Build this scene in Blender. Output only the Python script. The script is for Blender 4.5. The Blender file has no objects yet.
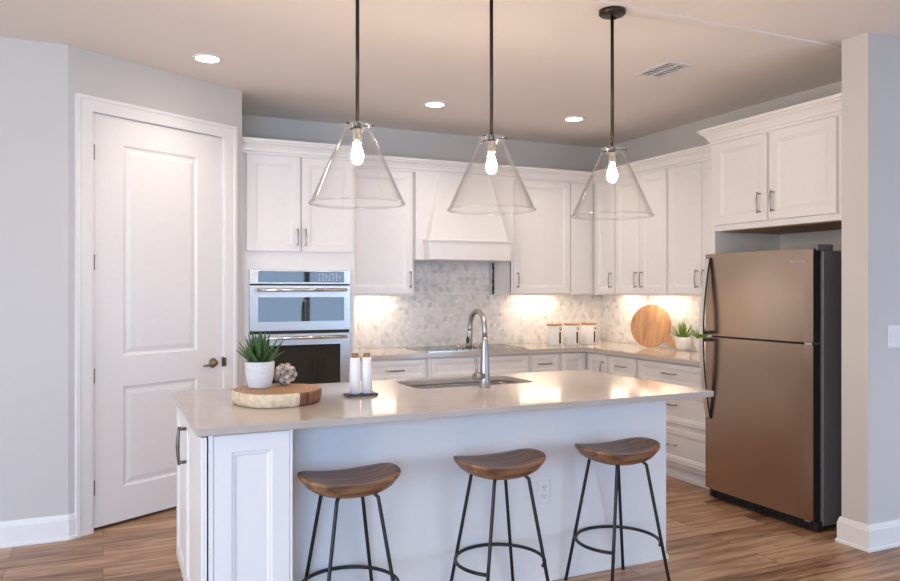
import bpy, bmesh, math, random
from mathutils import Vector, Matrix

random.seed(7)
PI = math.pi
scene = bpy.context.scene
COL = scene.collection

# ------------------------------------------------------------------ camera
CZ = 1.4294
cam_data = bpy.data.cameras.new('camera')
cam_data.sensor_width = 36.0
cam_data.lens = 757.0 / 900.0 * 36.0
cam_data.shift_y = -1.92 / 900.0
cam_data.clip_start = 0.02
cam = bpy.data.objects.new('camera', cam_data)
COL.objects.link(cam)
cam.location = (0, 0, CZ)
cam.rotation_euler = (PI / 2, 0, -0.4299)
scene.camera = cam

# ------------------------------------------------------------------ world, daylight, exposure
world = bpy.data.worlds.new('sky')
scene.world = world
world.use_nodes = True
wn = world.node_tree.nodes
wn['Background'].inputs[0].default_value = (0.62, 0.78, 1.0, 1)
wn['Background'].inputs[1].default_value = 1.2

scene.view_settings.view_transform = 'Standard'
scene.view_settings.look = 'None'
scene.view_settings.gamma = 1.0
scene.view_settings.exposure = 0.64
scene.view_settings.use_curve_mapping = False


def daylight(name, loc, rot, sx, sy, power, color, spread=180):
    l = bpy.data.lights.new(name, 'AREA')
    l.shape = 'RECTANGLE'
    l.size, l.size_y = sx, sy
    l.energy = power
    l.color = color
    l.spread = math.radians(spread)
    o = bpy.data.objects.new(name, l)
    COL.objects.link(o)
    o.location = loc
    o.rotation_euler = rot
    return o


CAN_POWER = 23.0
FILL_CAN_POWER = 66.0
YR = -1.6          # rear wall of the living area behind the camera
XL, XR2 = -4.6, 6.6
TILT = math.radians(16)   # tips the daylight lamps down, off the wall above the cabinets
BLUE = (0.74, 0.87, 1.0)
# daylight through the rear openings; the corner and side lamps are added fill
daylight('daylight_patio', (3.15, YR - 0.12, 1.2), (PI / 2, 0, 0), 2.16, 2.18, 9.5, (0.28, 0.55, 1.0))
daylight('daylight_rear', (-1.7, YR - 0.14, 1.2), (PI / 2 - TILT, 0, 0), 2.6, 2.0, 62, (0.30, 0.59, 1.0), 115)
daylight('fill_corner', (5.55, YR - 0.14, 1.2), (PI / 2 - TILT, 0, 0), 1.3, 2.0, 34, (0.40, 0.66, 1.0), 115)  # unseen lamp added to brighten the front of the wing wall
daylight('fill_side', (XL - 0.12, 0.6, 1.35), (PI / 2, 0, -PI / 2), 2.6, 1.9, 130, (1.0, 0.95, 0.91))  # unseen warm lamp added to brighten the fronts that face left

# ------------------------------------------------------------------ materials


def nodes(name):
    m = bpy.data.materials.new(name)
    m.use_nodes = True
    nt = m.node_tree
    b = nt.nodes['Principled BSDF']
    return m, nt, b


def N(nt, kind, **kw):
    n = nt.nodes.new(kind)
    for k, v in kw.items():
        setattr(n, k, v)
    return n


def objcoord(nt, scale=(1, 1, 1), rot=(0, 0, 0)):
    tc = N(nt, 'ShaderNodeTexCoord')
    mp = N(nt, 'ShaderNodeMapping')
    mp.inputs['Scale'].default_value = scale
    mp.inputs['Rotation'].default_value = rot
    nt.links.new(tc.outputs['Object'], mp.inputs['Vector'])
    return mp.outputs['Vector']


def noise(nt, vec, scale, detail=3, rough=0.5):
    n = N(nt, 'ShaderNodeTexNoise')
    n.inputs['Scale'].default_value = scale
    n.inputs['Detail'].default_value = detail
    n.inputs['Roughness'].default_value = rough
    if vec is not None:
        nt.links.new(vec, n.inputs['Vector'])
    return n


def ramp(nt, fac, stops):
    r = N(nt, 'ShaderNodeValToRGB')
    e = r.color_ramp.elements
    while len(e) < len(stops):
        e.new(0.5)
    for i, (p, c) in enumerate(stops):
        e[i].position = p
        e[i].color = (*c, 1)
    nt.links.new(fac, r.inputs['Fac'])
    return r.outputs['Color']


def bump(nt, b, height, strength, dist=0.01):
    n = N(nt, 'ShaderNodeBump')
    n.inputs['Strength'].default_value = strength
    n.inputs['Distance'].default_value = dist
    nt.links.new(height, n.inputs['Height'])
    nt.links.new(n.outputs['Normal'], b.inputs['Normal'])


def plain(name, col, rough=0.5, metal=0.0, var=0.04, nscale=30, bmp=0.0, spec=None, coat=0.0):
    m, nt, b = nodes(name)
    v = objcoord(nt)
    n = noise(nt, v, nscale, 2)
    lo = tuple(c * (1 - var) for c in col)
    hi = tuple(min(1, c * (1 + var)) for c in col)
    nt.links.new(ramp(nt, n.outputs['Fac'], [(0.3, lo), (0.7, hi)]), b.inputs['Base Color'])
    b.inputs['Roughness'].default_value = rough
    b.inputs['Metallic'].default_value = metal
    if spec is not None:
        b.inputs['Specular IOR Level'].default_value = spec
    if coat:
        b.inputs['Coat Weight'].default_value = coat
        b.inputs['Coat Roughness'].default_value = 0.1
    if bmp:
        bump(nt, b, n.outputs['Fac'], bmp, 0.004)
    return m


def brushed(name, col, rough=0.28, stretch=(120, 120, 1.5)):
    m, nt, b = nodes(name)
    v = objcoord(nt, stretch)
    n = noise(nt, v, 3.0, 4, 0.6)
    lo = tuple(c * 0.93 for c in col)
    hi = tuple(min(1, c * 1.05) for c in col)
    nt.links.new(ramp(nt, n.outputs['Fac'], [(0.3, lo), (0.7, hi)]), b.inputs['Base Color'])
    b.inputs['Metallic'].default_value = 1.0
    b.inputs['Roughness'].default_value = rough
    bump(nt, b, n.outputs['Fac'], 0.04, 0.001)
    return m


def wood(name, dark, mid, light, axis='X', scale=1.0, rough=0.45, rings=False):
    m, nt, b = nodes(name)
    st = {'X': (1.2, 14, 14), 'Y': (14, 1.2, 14), 'Z': (14, 14, 1.2)}[axis]
    st = tuple(s * scale for s in st)
    v = objcoord(nt, (1, 1, 1) if rings else st)
    if rings:
        w = N(nt, 'ShaderNodeTexWave', wave_type='RINGS', rings_direction='Z')
        w.inputs['Scale'].default_value = 14 * scale
        w.inputs['Distortion'].default_value = 3.5
        w.inputs['Detail'].default_value = 3
        nt.links.new(v, w.inputs['Vector'])
        fac = w.outputs['Fac']
    else:
        fac = noise(nt, v, 2.2, 5, 0.6).outputs['Fac']
    nt.links.new(ramp(nt, fac, [(0.3, dark), (0.5, mid), (0.72, light)]), b.inputs['Base Color'])
    b.inputs['Roughness'].default_value = rough
    bump(nt, b, fac, 0.12, 0.002)
    return m


def emit(name, col, strength):
    m, nt, b = nodes(name)
    b.inputs['Base Color'].default_value = (*col, 1)
    b.inputs['Emission Color'].default_value = (*col, 1)
    b.inputs['Emission Strength'].default_value = strength
    return m


def glass_thin(name, tint=(1, 1, 1), rough=0.0, base=0.016):
    """thin clear glass: clear transmission plus Fresnel reflection"""
    m = bpy.data.materials.new(name)
    m.use_nodes = True
    nt = m.node_tree
    nt.nodes.clear()
    out = N(nt, 'ShaderNodeOutputMaterial')
    tr = N(nt, 'ShaderNodeBsdfTransparent')
    tr.inputs[0].default_value = (*tint, 1)
    gl = N(nt, 'ShaderNodeBsdfGlossy')
    gl.inputs['Roughness'].default_value = rough + 0.03
    fr = N(nt, 'ShaderNodeLayerWeight')
    fr.inputs['Blend'].default_value = 0.5
    mr = N(nt, 'ShaderNodeMath', operation='MULTIPLY_ADD')
    mr.inputs[1].default_value = 0.85
    mr.inputs[2].default_value = base
    pw = N(nt, 'ShaderNodeMath', operation='POWER')
    pw.inputs[1].default_value = 4.2
    nt.links.new(fr.outputs['Facing'], pw.inputs[0])
    nt.links.new(pw.outputs[0], mr.inputs[0])
    mx = N(nt, 'ShaderNodeMixShader')
    nt.links.new(mr.outputs[0], mx.inputs[0])
    nt.links.new(tr.outputs[0], mx.inputs[1])
    nt.links.new(gl.outputs[0], mx.inputs[2])
    nt.links.new(mx.outputs[0], out.inputs['Surface'])
    return m


def floor_material():
    m, nt, b = nodes('vinyl_planks')
    v = objcoord(nt)
    br = N(nt, 'ShaderNodeTexBrick')
    br.offset = 0.37
    br.offset_frequency = 2
    br.inputs['Color1'].default_value = (0, 0, 0, 1)
    br.inputs['Color2'].default_value = (1, 1, 1, 1)
    br.inputs['Mortar'].default_value = (0.5, 0.5, 0.5, 1)
    br.inputs['Scale'].default_value = 1.0
    br.inputs['Mortar Size'].default_value = 0.0016
    br.inputs['Mortar Smooth'].default_value = 0.2
    br.inputs['Brick Width'].default_value = 1.22
    br.inputs['Row Height'].default_value = 0.178
    nt.links.new(v, br.inputs['Vector'])
    # grain: long streaks along the plank, shifted per plank
    mp = N(nt, 'ShaderNodeMapping')
    mp.inputs['Scale'].default_value = (1.3, 13, 1)
    tc = N(nt, 'ShaderNodeTexCoord')
    add = N(nt, 'ShaderNodeVectorMath', operation='MULTIPLY_ADD')
    add.inputs[1].default_value = (37, 21, 5)
    nt.links.new(br.outputs['Color'], add.inputs[0])
    nt.links.new(tc.outputs['Object'], add.inputs[2])
    nt.links.new(add.outputs[0], mp.inputs['Vector'])
    g1 = noise(nt, mp.outputs['Vector'], 1.6, 6, 0.62)
    mp2 = N(nt, 'ShaderNodeMapping')
    mp2.inputs['Scale'].default_value = (4, 90, 1)
    nt.links.new(add.outputs[0], mp2.inputs['Vector'])
    g2 = noise(nt, mp2.outputs['Vector'], 1.5, 3, 0.6)
    s = N(nt, 'ShaderNodeMath', operation='MULTIPLY_ADD')
    s.inputs[1].default_value = 0.35
    nt.links.new(g2.outputs['Fac'], s.inputs[0])
    nt.links.new(g1.outputs['Fac'], s.inputs[2])
    s2 = N(nt, 'ShaderNodeMath', operation='MULTIPLY_ADD')
    s2.inputs[1].default_value = 0.22
    nt.links.new(br.outputs['Color'], s2.inputs[0])
    nt.links.new(s.outputs[0], s2.inputs[2])
    c = ramp(nt, s2.outputs[0], [(0.52, (0.10, 0.050, 0.027)), (0.66, (0.26, 0.135, 0.072)),
                                 (0.80, (0.42, 0.24, 0.135)), (0.94, (0.56, 0.36, 0.225))])
    mix = N(nt, 'ShaderNodeMix', data_type='RGBA')
    mix.inputs[7].default_value = (0.07, 0.04, 0.028, 1)
    nt.links.new(br.outputs['Fac'], mix.inputs[0])
    nt.links.new(c, mix.inputs[6])
    nt.links.new(mix.outputs[2], b.inputs['Base Color'])
    b.inputs['Roughness'].default_value = 0.38
    bump(nt, b, g2.outputs['Fac'], 0.08, 0.002)
    return m


def quartz_material():
    m, nt, b = nodes('taupe_quartz')
    v = objcoord(nt)
    n1 = noise(nt, v, 260, 2)
    n2 = noise(nt, v, 6, 4)
    a = N(nt, 'ShaderNodeMath', operation='MULTIPLY_ADD')
    a.inputs[1].default_value = 0.5
    nt.links.new(n2.outputs['Fac'], a.inputs[0])
    nt.links.new(n1.outputs['Fac'], a.inputs[2])
    nt.links.new(ramp(nt, a.outputs[0], [(0.5, (0.45, 0.395, 0.35)), (0.95, (0.55, 0.485, 0.43))]), b.inputs['Base Color'])
    b.inputs['Roughness'].default_value = 0.10
    b.inputs['IOR'].default_value = 1.8
    return m


def tile_material():
    m, nt, b = nodes('marble_mosaic')
    at = N(nt, 'ShaderNodeVertexColor', layer_name='tile')
    v = objcoord(nt)
    n = noise(nt, v, 22, 5, 0.6)
    mix = N(nt, 'ShaderNodeMix', data_type='RGBA', blend_type='MULTIPLY')
    mix.inputs[0].default_value = 0.5
    nt.links.new(at.outputs['Color'], mix.inputs[6])
    nt.links.new(ramp(nt, n.outputs['Fac'], [(0.35, (0.86, 0.86, 0.87)), (0.6, (1, 1, 1))]), mix.inputs[7])
    nt.links.new(mix.outputs[2], b.inputs['Base Color'])
    b.inputs['Roughness'].default_value = 0.3
    return m


M = {}
M['wall'] = plain('wall_paint', (0.585, 0.562, 0.54), 0.85, var=0.012, nscale=140, bmp=0.05)
M['ceil'] = plain('ceiling_paint', (0.80, 0.745, 0.70), 0.95, var=0.012, nscale=90, bmp=0.12)
M['trim'] = plain('trim_paint', (0.80, 0.785, 0.775), 0.4, var=0.01)
M['door'] = plain('door_paint', (0.80, 0.78, 0.77), 0.42, var=0.01)
M['cab'] = plain('cabinet_paint', (0.80, 0.775, 0.76), 0.38, var=0.01)
M['dark'] = plain('shadow_gap_black', (0.02, 0.02, 0.02), 0.7)
M['floor'] = floor_material()
M['quartz'] = quartz_material()
M['tile'] = tile_material()
M['grout'] = plain('grout', (0.70, 0.68, 0.66), 0.9)
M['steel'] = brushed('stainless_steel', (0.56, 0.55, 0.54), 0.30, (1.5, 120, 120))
M['steel_v'] = brushed('stainless_steel_vertical', (0.72, 0.71, 0.71), 0.45)
M['bronze_steel'] = brushed('warm_stainless_steel', (0.42, 0.315, 0.24), 0.27)
M['chrome'] = plain('chrome', (0.75, 0.74, 0.72), 0.14, 1.0, var=0.01)
M['nickel'] = plain('brushed_nickel', (0.40, 0.375, 0.35), 0.36, 1.0, var=0.03)
M['pull'] = plain('pull_nickel', (0.36, 0.34, 0.32), 0.24, 1.0, var=0.03)
M['fridge_side'] = plain('charcoal_enamel', (0.17, 0.172, 0.182), 0.45, bmp=0.1, nscale=400)
M['gasket'] = plain('black_gasket', (0.012, 0.012, 0.013), 0.5)
M['black_glass'] = plain('black_glass', (0.012, 0.013, 0.014), 0.03, var=0.0)
M['black_glass'].node_tree.nodes['Principled BSDF'].inputs['IOR'].default_value = 2.3
M['oven_glass'] = plain('oven_door_glass', (0.016, 0.015, 0.012), 0.06, var=0.0, spec=0.55)
M['print'] = plain('white_print', (0.75, 0.77, 0.8), 0.5)
M['bronze'] = plain('dark_bronze', (0.055, 0.043, 0.036), 0.38, 0.8, var=0.08)
M['black_metal'] = plain('black_powder_coat', (0.018, 0.02, 0.023), 0.42, 0.3, var=0.05)
M['hinge'] = plain('hinge_metal', (0.16, 0.14, 0.125), 0.35, 1.0)
M['lever'] = plain('aged_bronze_lever', (0.25, 0.18, 0.125), 0.3, 1.0, var=0.1)
M['glass'] = glass_thin('clear_glass')
M['glass_edge'] = glass_thin('thick_glass_edge', (1, 1, 1), 0.08, 0.17)
M['pane'] = glass_thin('window_glass')
M['bulb'] = emit('bulb_glow', (1.0, 0.80, 0.60), 205.0)
M['can_lens'] = emit('downlight_lens', (1.0, 0.88, 0.74), 14.0)
M['under'] = emit('led_strip', (1.0, 0.79, 0.58), 26.0)
M['seat'] = wood('acacia_seat_wood', (0.07, 0.033, 0.017), (0.21, 0.10, 0.048), (0.38, 0.20, 0.098), 'X', 1.3, 0.42)
M['slab_top'] = wood('slab_end_grain', (0.33, 0.165, 0.078), (0.43, 0.235, 0.12), (0.50, 0.30, 0.165), rings=True, scale=1.1, rough=0.55)
M['slab_bark'] = plain('pale_bark', (0.70, 0.56, 0.39), 0.85, var=0.16, nscale=40, bmp=0.6)
M['slab_core'] = wood('slab_dark_flank', (0.06, 0.022, 0.012), (0.17, 0.07, 0.035), (0.30, 0.15, 0.08), 'Z', 2.5, 0.6)
M['board'] = wood('acacia_board', (0.36, 0.17, 0.075), (0.50, 0.27, 0.135), (0.60, 0.36, 0.20), 'Z', 0.9, 0.5)
M['lid'] = wood('canister_lid_wood', (0.40, 0.20, 0.10), (0.50, 0.28, 0.15), (0.58, 0.34, 0.2), 'X', 2.0, 0.5)
M['cork'] = plain('shaker_cap_wood', (0.27, 0.145, 0.065), 0.6, var=0.2, nscale=60)
M['ceramic'] = plain('white_ceramic', (0.78, 0.77, 0.76), 0.3, var=0.01)
M['pot'] = None
M['soil'] = plain('potting_soil', (0.05, 0.035, 0.025), 0.95, var=0.3)
M['leaf'] = plain('agave_leaf', (0.055, 0.125, 0.038), 0.45, var=0.45, nscale=18)
M['leaf2'] = plain('bright_succulent_leaf', (0.17, 0.30, 0.045), 0.45, var=0.4, nscale=18)
M['knot'] = plain('mottled_beads', (0.42, 0.34, 0.28), 0.7, var=0.85, nscale=38, bmp=0.5)
M['tray'] = plain('slate_tray', (0.05, 0.052, 0.058), 0.5)
M['plastic'] = plain('white_plastic', (0.78, 0.77, 0.755), 0.4, var=0.0)
M['slot'] = plain('socket_slot', (0.08, 0.08, 0.08), 0.6)
M['vent'] = plain('vent_metal', (0.70, 0.67, 0.65), 0.5)
M['vent_dark'] = plain('duct_dark', (0.05, 0.052, 0.06), 0.8)
M['ply'] = wood('raw_plywood', (0.36, 0.22, 0.12), (0.46, 0.30, 0.17), (0.54, 0.37, 0.23), 'X', 1.0, 0.7)
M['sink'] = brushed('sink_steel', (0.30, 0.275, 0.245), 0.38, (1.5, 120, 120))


def ribbed_pot():
    m, nt, b = nodes('ribbed_white_clay')
    v = objcoord(nt)
    w = N(nt, 'ShaderNodeTexWave', wave_type='BANDS', bands_direction='Z')
    w.inputs['Scale'].default_value = 28
    w.inputs['Distortion'].default_value = 0.6
    nt.links.new(v, w.inputs['Vector'])
    b.inputs['Base Color'].default_value = (0.70, 0.69, 0.69, 1)
    b.inputs['Roughness'].default_value = 0.7
    bump(nt, b, w.outputs['Fac'], 0.45, 0.004)
    return m


M['pot'] = ribbed_pot()

# ------------------------------------------------------------------ mesh helpers


def BM():
    return bmesh.new()


def box(bm, x0, x1, y0, y1, z0, z1, bev=0.0, seg=2):
    vs = [bm.verts.new((x, y, z)) for x in (x0, x1) for y in (y0, y1) for z in (z0, z1)]
    idx = [(0, 1, 3, 2), (4, 6, 7, 5), (0, 4, 5, 1), (2, 3, 7, 6), (0, 2, 6, 4), (1, 5, 7, 3)]
    fs = [bm.faces.new([vs[i] for i in q]) for q in idx]
    if bev > 0:
        es = list({e for f in fs for e in f.edges})
        bmesh.ops.bevel(bm, geom=es, offset=bev, offset_type='OFFSET', segments=seg, profile=0.5, affect='EDGES', clamp_overlap=True)


def prism(bm, poly, z0, z1, bev=0.0):
    b = [bm.verts.new((x, y, z0)) for x, y in poly]
    t = [bm.verts.new((x, y, z1)) for x, y in poly]
    n = len(poly)
    fs = [bm.faces.new(b[::-1]), bm.faces.new(t)]
    for i in range(n):
        fs.append(bm.faces.new((b[i], b[(i + 1) % n], t[(i + 1) % n], t[i])))
    if bev:
        es = list(fs[1].edges) + list(fs[0].edges)
        bmesh.ops.bevel(bm, geom=es, offset=bev, offset_type='OFFSET', segments=2, profile=0.5, affect='EDGES', clamp_overlap=True)


def tube(bm, pts, r, seg=10, closed=False, cap=True):
    pts = [Vector(p) for p in pts]
    n = len(pts)
    rs = r if isinstance(r, (list, tuple)) else [r] * n
    rings = []
    up = None
    for i, p in enumerate(pts):
        if closed:
            d = (pts[(i + 1) % n] - pts[i - 1]).normalized()
        else:
            d = (pts[min(i + 1, n - 1)] - pts[max(i - 1, 0)]).normalized()
        if up is None:
            up = Vector((0, 0, 1)) if abs(d.z) < 0.9 else Vector((0, 1, 0))
        a = d.cross(up).normalized()
        b = a.cross(d).normalized()
        up = b
        rings.append([bm.verts.new(p + rs[i] * (math.cos(2 * PI * k / seg) * a + math.sin(2 * PI * k / seg) * b)) for k in range(seg)])
    m = n if closed else n - 1
    for i in range(m):
        A, B = rings[i], rings[(i + 1) % n]
        for k in range(seg):
            f = bm.faces.new((A[k], A[(k + 1) % seg], B[(k + 1) % seg], B[k]))
            f.smooth = True
    if cap and not closed:
        bm.faces.new(rings[0])
        bm.faces.new(rings[-1][::-1])


def lathe(bm, prof, c=(0, 0, 0), seg=32, smooth=True, close=False):
    """prof: list of (r, z); r==0 makes a pole"""
    rings = []
    for r, z in prof:
        if r <= 1e-6:
            rings.append([bm.verts.new((c[0], c[1], c[2] + z))])
        else:
            rings.append([bm.verts.new((c[0] + r * math.cos(2 * PI * k / seg), c[1] + r * math.sin(2 * PI * k / seg), c[2] + z)) for k in range(seg)])
    pairs = list(zip(rings[:-1], rings[1:]))
    if close:
        pairs.append((rings[-1], rings[0]))
    for A, B in pairs:
        if len(A) == 1 and len(B) == 1:
            continue
        for k in range(seg):
            k2 = (k + 1) % seg
            if len(A) == 1:
                f = bm.faces.new((A[0], B[k2], B[k]))
            elif len(B) == 1:
                f = bm.faces.new((A[k], A[k2], B[0]))
            else:
                f = bm.faces.new((A[k], A[k2], B[k2], B[k]))
            f.smooth = smooth


def ball(bm, c, r, seg=14, sq=(1, 1, 1)):
    res = bmesh.ops.create_uvsphere(bm, u_segments=seg, v_segments=max(6, seg // 2), radius=r)
    for v in res['verts']:
        v.co = Vector((v.co.x * sq[0] + c[0], v.co.y * sq[1] + c[1], v.co.z * sq[2] + c[2]))
        for f in v.link_faces:
            f.smooth = True


def rrect(x0, x1, y0, y1, r, n=5):
    pts = []
    for cx, cy, a0 in ((x1 - r, y1 - r, 0), (x0 + r, y1 - r, 90), (x0 + r, y0 + r, 180), (x1 - r, y0 + r, 270)):
        for k in range(n + 1):
            a = math.radians(a0 + 90 * k / n)
            pts.append((cx + r * math.cos(a), cy + r * math.sin(a)))
    return pts


def panel_front(bm, w, h, t=0.02, frame=0.058, rec=0.009, slope=0.012, x0=0.0, z0=0.0, y=0.0, bead=True):
    """five-piece cabinet front: front face at y-t, back at y, inner field recessed behind a bevelled edge"""
    def loop(ins, yy):
        return [bm.verts.new((x0 + a, yy, z0 + b)) for a, b in ((ins, ins), (w - ins, ins), (w - ins, h - ins), (ins, h - ins))]
    e = 0.0025
    L = [loop(0, y), loop(0, y - t + e), loop(e, y - t), loop(frame, y - t)]
    if bead:
        L.append(loop(frame + 0.004, y - t + 0.004))
        L.append(loop(frame + 0.010, y - t + 0.004))
        L.append(loop(frame + 0.010 + slope, y - t + rec))
    else:
        L.append(loop(frame + slope, y - t + rec))
    for A, B in zip(L[:-1], L[1:]):
        for k in range(4):
            bm.faces.new((A[k], A[(k + 1) % 4], B[(k + 1) % 4], B[k]))
    bm.faces.new(L[-1])
    bm.faces.new(L[0][::-1])


def obj(name, bm, mat, parent=None, loc=None, rot=None, mats=None):
    bmesh.ops.recalc_face_normals(bm, faces=bm.faces[:])
    me = bpy.data.meshes.new(name)
    bm.to_mesh(me)
    bm.free()
    for mm in (mats or [mat]):
        me.materials.append(mm)
    o = bpy.data.objects.new(name, me)
    COL.objects.link(o)
    if parent is not None:
        o.parent = parent
    if loc is not None:
        o.location = loc
    if rot is not None:
        o.rotation_euler = rot
    return o


def tag(o, label=None, cat=None, group=None, kind=None):
    if label:
        o['label'] = label
    if cat:
        o['category'] = cat
    if group:
        o['group'] = group
    if kind:
        o['kind'] = kind
    return o


def thing(name, label, cat, loc=(0, 0, 0), rz=0.0, group=None, kind=None):
    o = bpy.data.objects.new(name, None)
    o.empty_display_size = 0.1
    COL.objects.link(o)
    o.location = loc
    o.rotation_euler = (0, 0, rz)
    return tag(o, label, cat, group, kind)


def struct(name, bm, mat, loc=None, rot=None, label=None, parent=None):
    o = obj(name, bm, mat, parent, loc, rot)
    if parent is None:
        o['kind'] = 'structure'
        if label:
            o['label'] = label
    return o


def dup(root, label, loc, rz=None):
    r = root.copy()
    COL.objects.link(r)
    r.location = loc
    if rz is not None:
        r.rotation_euler = (0, 0, rz)
    r['label'] = label
    for ch in list(root.children):
        c = ch.copy()
        COL.objects.link(c)
        c.parent = r
        for g in list(ch.children):
            d = g.copy()
            COL.objects.link(d)
            d.parent = c
    return r


# ------------------------------------------------------------------ room shell
ZC = 2.8188
YB, XRW, YL = 6.19, 4.49, 4.835
CX, CY = -0.18, 4.835                     # corner between the left wall and the angled pantry wall
DIR = Vector((math.cos(PI / 6), math.sin(PI / 6)))
PEND = (CX + DIR.x * 1.235, CY + DIR.y * 1.235)   # right end of the angled wall
PANG = PI / 6

bm = BM()
box(bm, XL - 0.2, XR2 + 0.2, YR - 0.2, YB + 0.2, -0.08, 0)
struct('floor', bm, M['floor'], label='brown wood-look vinyl plank floor running left to right')

bm = BM()
box(bm, XL - 0.2, XR2 + 0.2, YR - 0.2, 3.03, ZC + 0.009, ZC + 0.12)
box(bm, XL - 0.2, XR2 + 0.2, 3.03, YB + 0.2, ZC, ZC + 0.12)
struct('ceiling', bm, M['ceil'], label='beige white painted ceiling with a faint joint')

bm = BM()
box(bm, XL, CX, YL, YL + 0.12, 0, ZC + 0.009)
struct('wall_left', bm, M['wall'], label='pale grey wall left of the pantry door')

# the angled pantry wall, local x along the wall, local -y faces the room
bm = BM()
T = 0.12
D0, D1, DZ = 0.150, 1.066, 2.462
box(bm, 0, D0 - 0.02, 0, T, 0, ZC)
box(bm, D1 + 0.02, 1.235, 0, T, 0, ZC)
box(bm, D0 - 0.02, D1 + 0.02, 0, T, DZ + 0.02, ZC)
struct('wall_pantry', bm, M['wall'], (CX, CY, 0), (0, 0, PANG), label='angled pale wall holding the pantry door')
bm = BM()
box(bm, -1.12, -1.0, YL + 0.12, YB + 0.12, 0, ZC)
box(bm, -1.0, PEND[0] - 0.10, YB, YB + 0.12, 0, ZC)
struct('wall_pantry_inner', bm, M['wall'], label='unseen inner walls added to keep sky light out of the pantry')  # added out of view to stop sky light leaking under the door
bm = BM()
prism(bm, [(PEND[0] - 0.10, PEND[1] + 0.015), (PEND[0], PEND[1]), (PEND[0], YB), (PEND[0] - 0.10, YB)], 0, ZC)
struct('wall_side', bm, M['wall'], label='return wall between pantry door and oven cabinet')
bm = BM()
box(bm, PEND[0] - 0.10, XRW + 0.12, YB, YB + 0.12, 0, ZC)
struct('wall_back', bm, M['wall'], label='back kitchen wall behind cooktop and hood')
bm = BM()
box(bm, XRW, XRW + 0.12, 2.963, YB, 0, ZC)
struct('wall_right', bm, M['wall'], label='right kitchen wall behind refrigerator')
bm = BM()
box(bm, 3.79, XR2, 2.80, 2.963, 0, ZC + 0.009)
struct('wall_wing', bm, M['wall'], label='pale wing wall end to the right of the refrigerator')

# living area behind the camera, with its glazed openings
bm = BM()
yy0, yy1 = YR - 0.12, YR


def wall_with_holes(bm, a0, a1, holes, axis):
    cur = a0
    for h0, h1, z0, z1 in holes:
        for (p, q, r, s) in ((cur, h0, 0, ZC + 0.009), (h0, h1, 0, z0), (h0, h1, z1, ZC + 0.009)):
            if q - p > 1e-4 and s - r > 1e-4:
                if axis == 'y':
                    box(bm, p, q, yy0, yy1, r, s)
                else:
                    box(bm, XL - 0.12, XL, p, q, r, s)
        cur = h1
    if axis == 'y':
        box(bm, cur, a1, yy0, yy1, 0, ZC + 0.009)
    else:
        box(bm, XL - 0.12, XL, cur, a1, 0, ZC + 0.009)


wall_with_holes(bm, XL, XR2, [(-3.0, -0.4, 0.2, 2.2), (2.0, 4.3, 0.04, 2.36), (4.9, 6.2, 0.2, 2.2)], 'y')
struct('wall_rear', bm, M['wall'], label='rear living room wall with windows')
bm = BM()
wall_with_holes(bm, YR, YL + 0.12, [(-0.7, 1.9, 0.4, 2.3)], 'x')
struct('wall_far_left', bm, M['wall'], label='far left living room wall with an added window')
bm = BM()
box(bm, XR2, XR2 + 0.12, YR, 2.963, 0, ZC + 0.009)
struct('wall_far_right', bm, M['wall'], label='far right living room wall')


def window(n, x0, x1, z0, z1, mull, rot=0, loc=(0, 0, 0)):
    bm = BM()
    f = 0.07
    for a, b, c, d in ((x0, x1, z0, z0 + f), (x0, x1, z1 - f, z1), (x0, x0 + f, z0 + f, z1 - f), (x1 - f, x1, z0 + f, z1 - f)):
        box(bm, a, b, -0.09, -0.02, c, d)
    for mx in mull:
        box(bm, mx - 0.045, mx + 0.045, -0.08, -0.03, z0 + f, z1 - f)
    o = struct('window_%d' % n, bm, M['fridge_side'], loc, (0, 0, rot), 'glazed window frame behind the viewer')
    bm = BM()
    box(bm, x0 + f, x1 - f, -0.062, -0.056, z0 + f, z1 - f)
    obj('window_pane', bm, M['pane'], o)


window(1, -3.0, -0.4, 0.2, 2.2, [-1.7], 0, (0, YR, 0))
window(2, 2.0, 4.3, 0.04, 2.36, [3.15], 0, (0, YR, 0))
window(4, 4.9, 6.2, 0.2, 2.2, [5.55], 0, (0, YR, 0))  # unseen window added to go with the corner fill lamp
window(3, -1.9, 0.7, 0.4, 2.3, [-0.6], -PI / 2, (XL, 0, 0))  # unseen window added to go with the side fill lamp


# baseboards
def baseboard(name, pts, label):
    """profile swept along pts (x,y), offset to the right-hand side of travel = room side"""
    prof = [(0, 0), (0.024, 0), (0.024, 0.014), (0.017, 0.020), (0.017, 0.112), (0.013, 0.118), (0.013, 0.124), (0.007, 0.142), (0, 0.142)]
    bm = BM()
    n = len(pts)
    P = [Vector(p) for p in pts]
    rings = []
    for i in range(n):
        ds = []
        if i > 0:
            ds.append((P[i] - P[i - 1]).normalized())
        if i < n - 1:
            ds.append((P[i + 1] - P[i]).normalized())
        ns = [Vector((d.y, -d.x)) for d in ds]
        m = ns[0] if len(ns) == 1 else (ns[0] + ns[1]).normalized()
        k = 1.0 if len(ns) == 1 else 1.0 / max(0.2, m.dot(ns[0]))
        rings.append([bm.verts.new((P[i].x + m.x * o * k, P[i].y + m.y * o * k, z)) for o, z in prof])
    for A, B in zip(rings[:-1], rings[1:]):
        for j in range(len(prof)):
            j2 = (j + 1) % len(prof)
            bm.faces.new((A[j], A[j2], B[j2], B[j]))
    bm.faces.new(rings[0])
    bm.faces.new(rings[-1][::-1])
    struct(name, bm, M['trim'], label=label)


def on_p(s, off=0.0):
    return (CX + DIR.x * s + DIR.y * off, CY + DIR.y * s - DIR.x * off)


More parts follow.
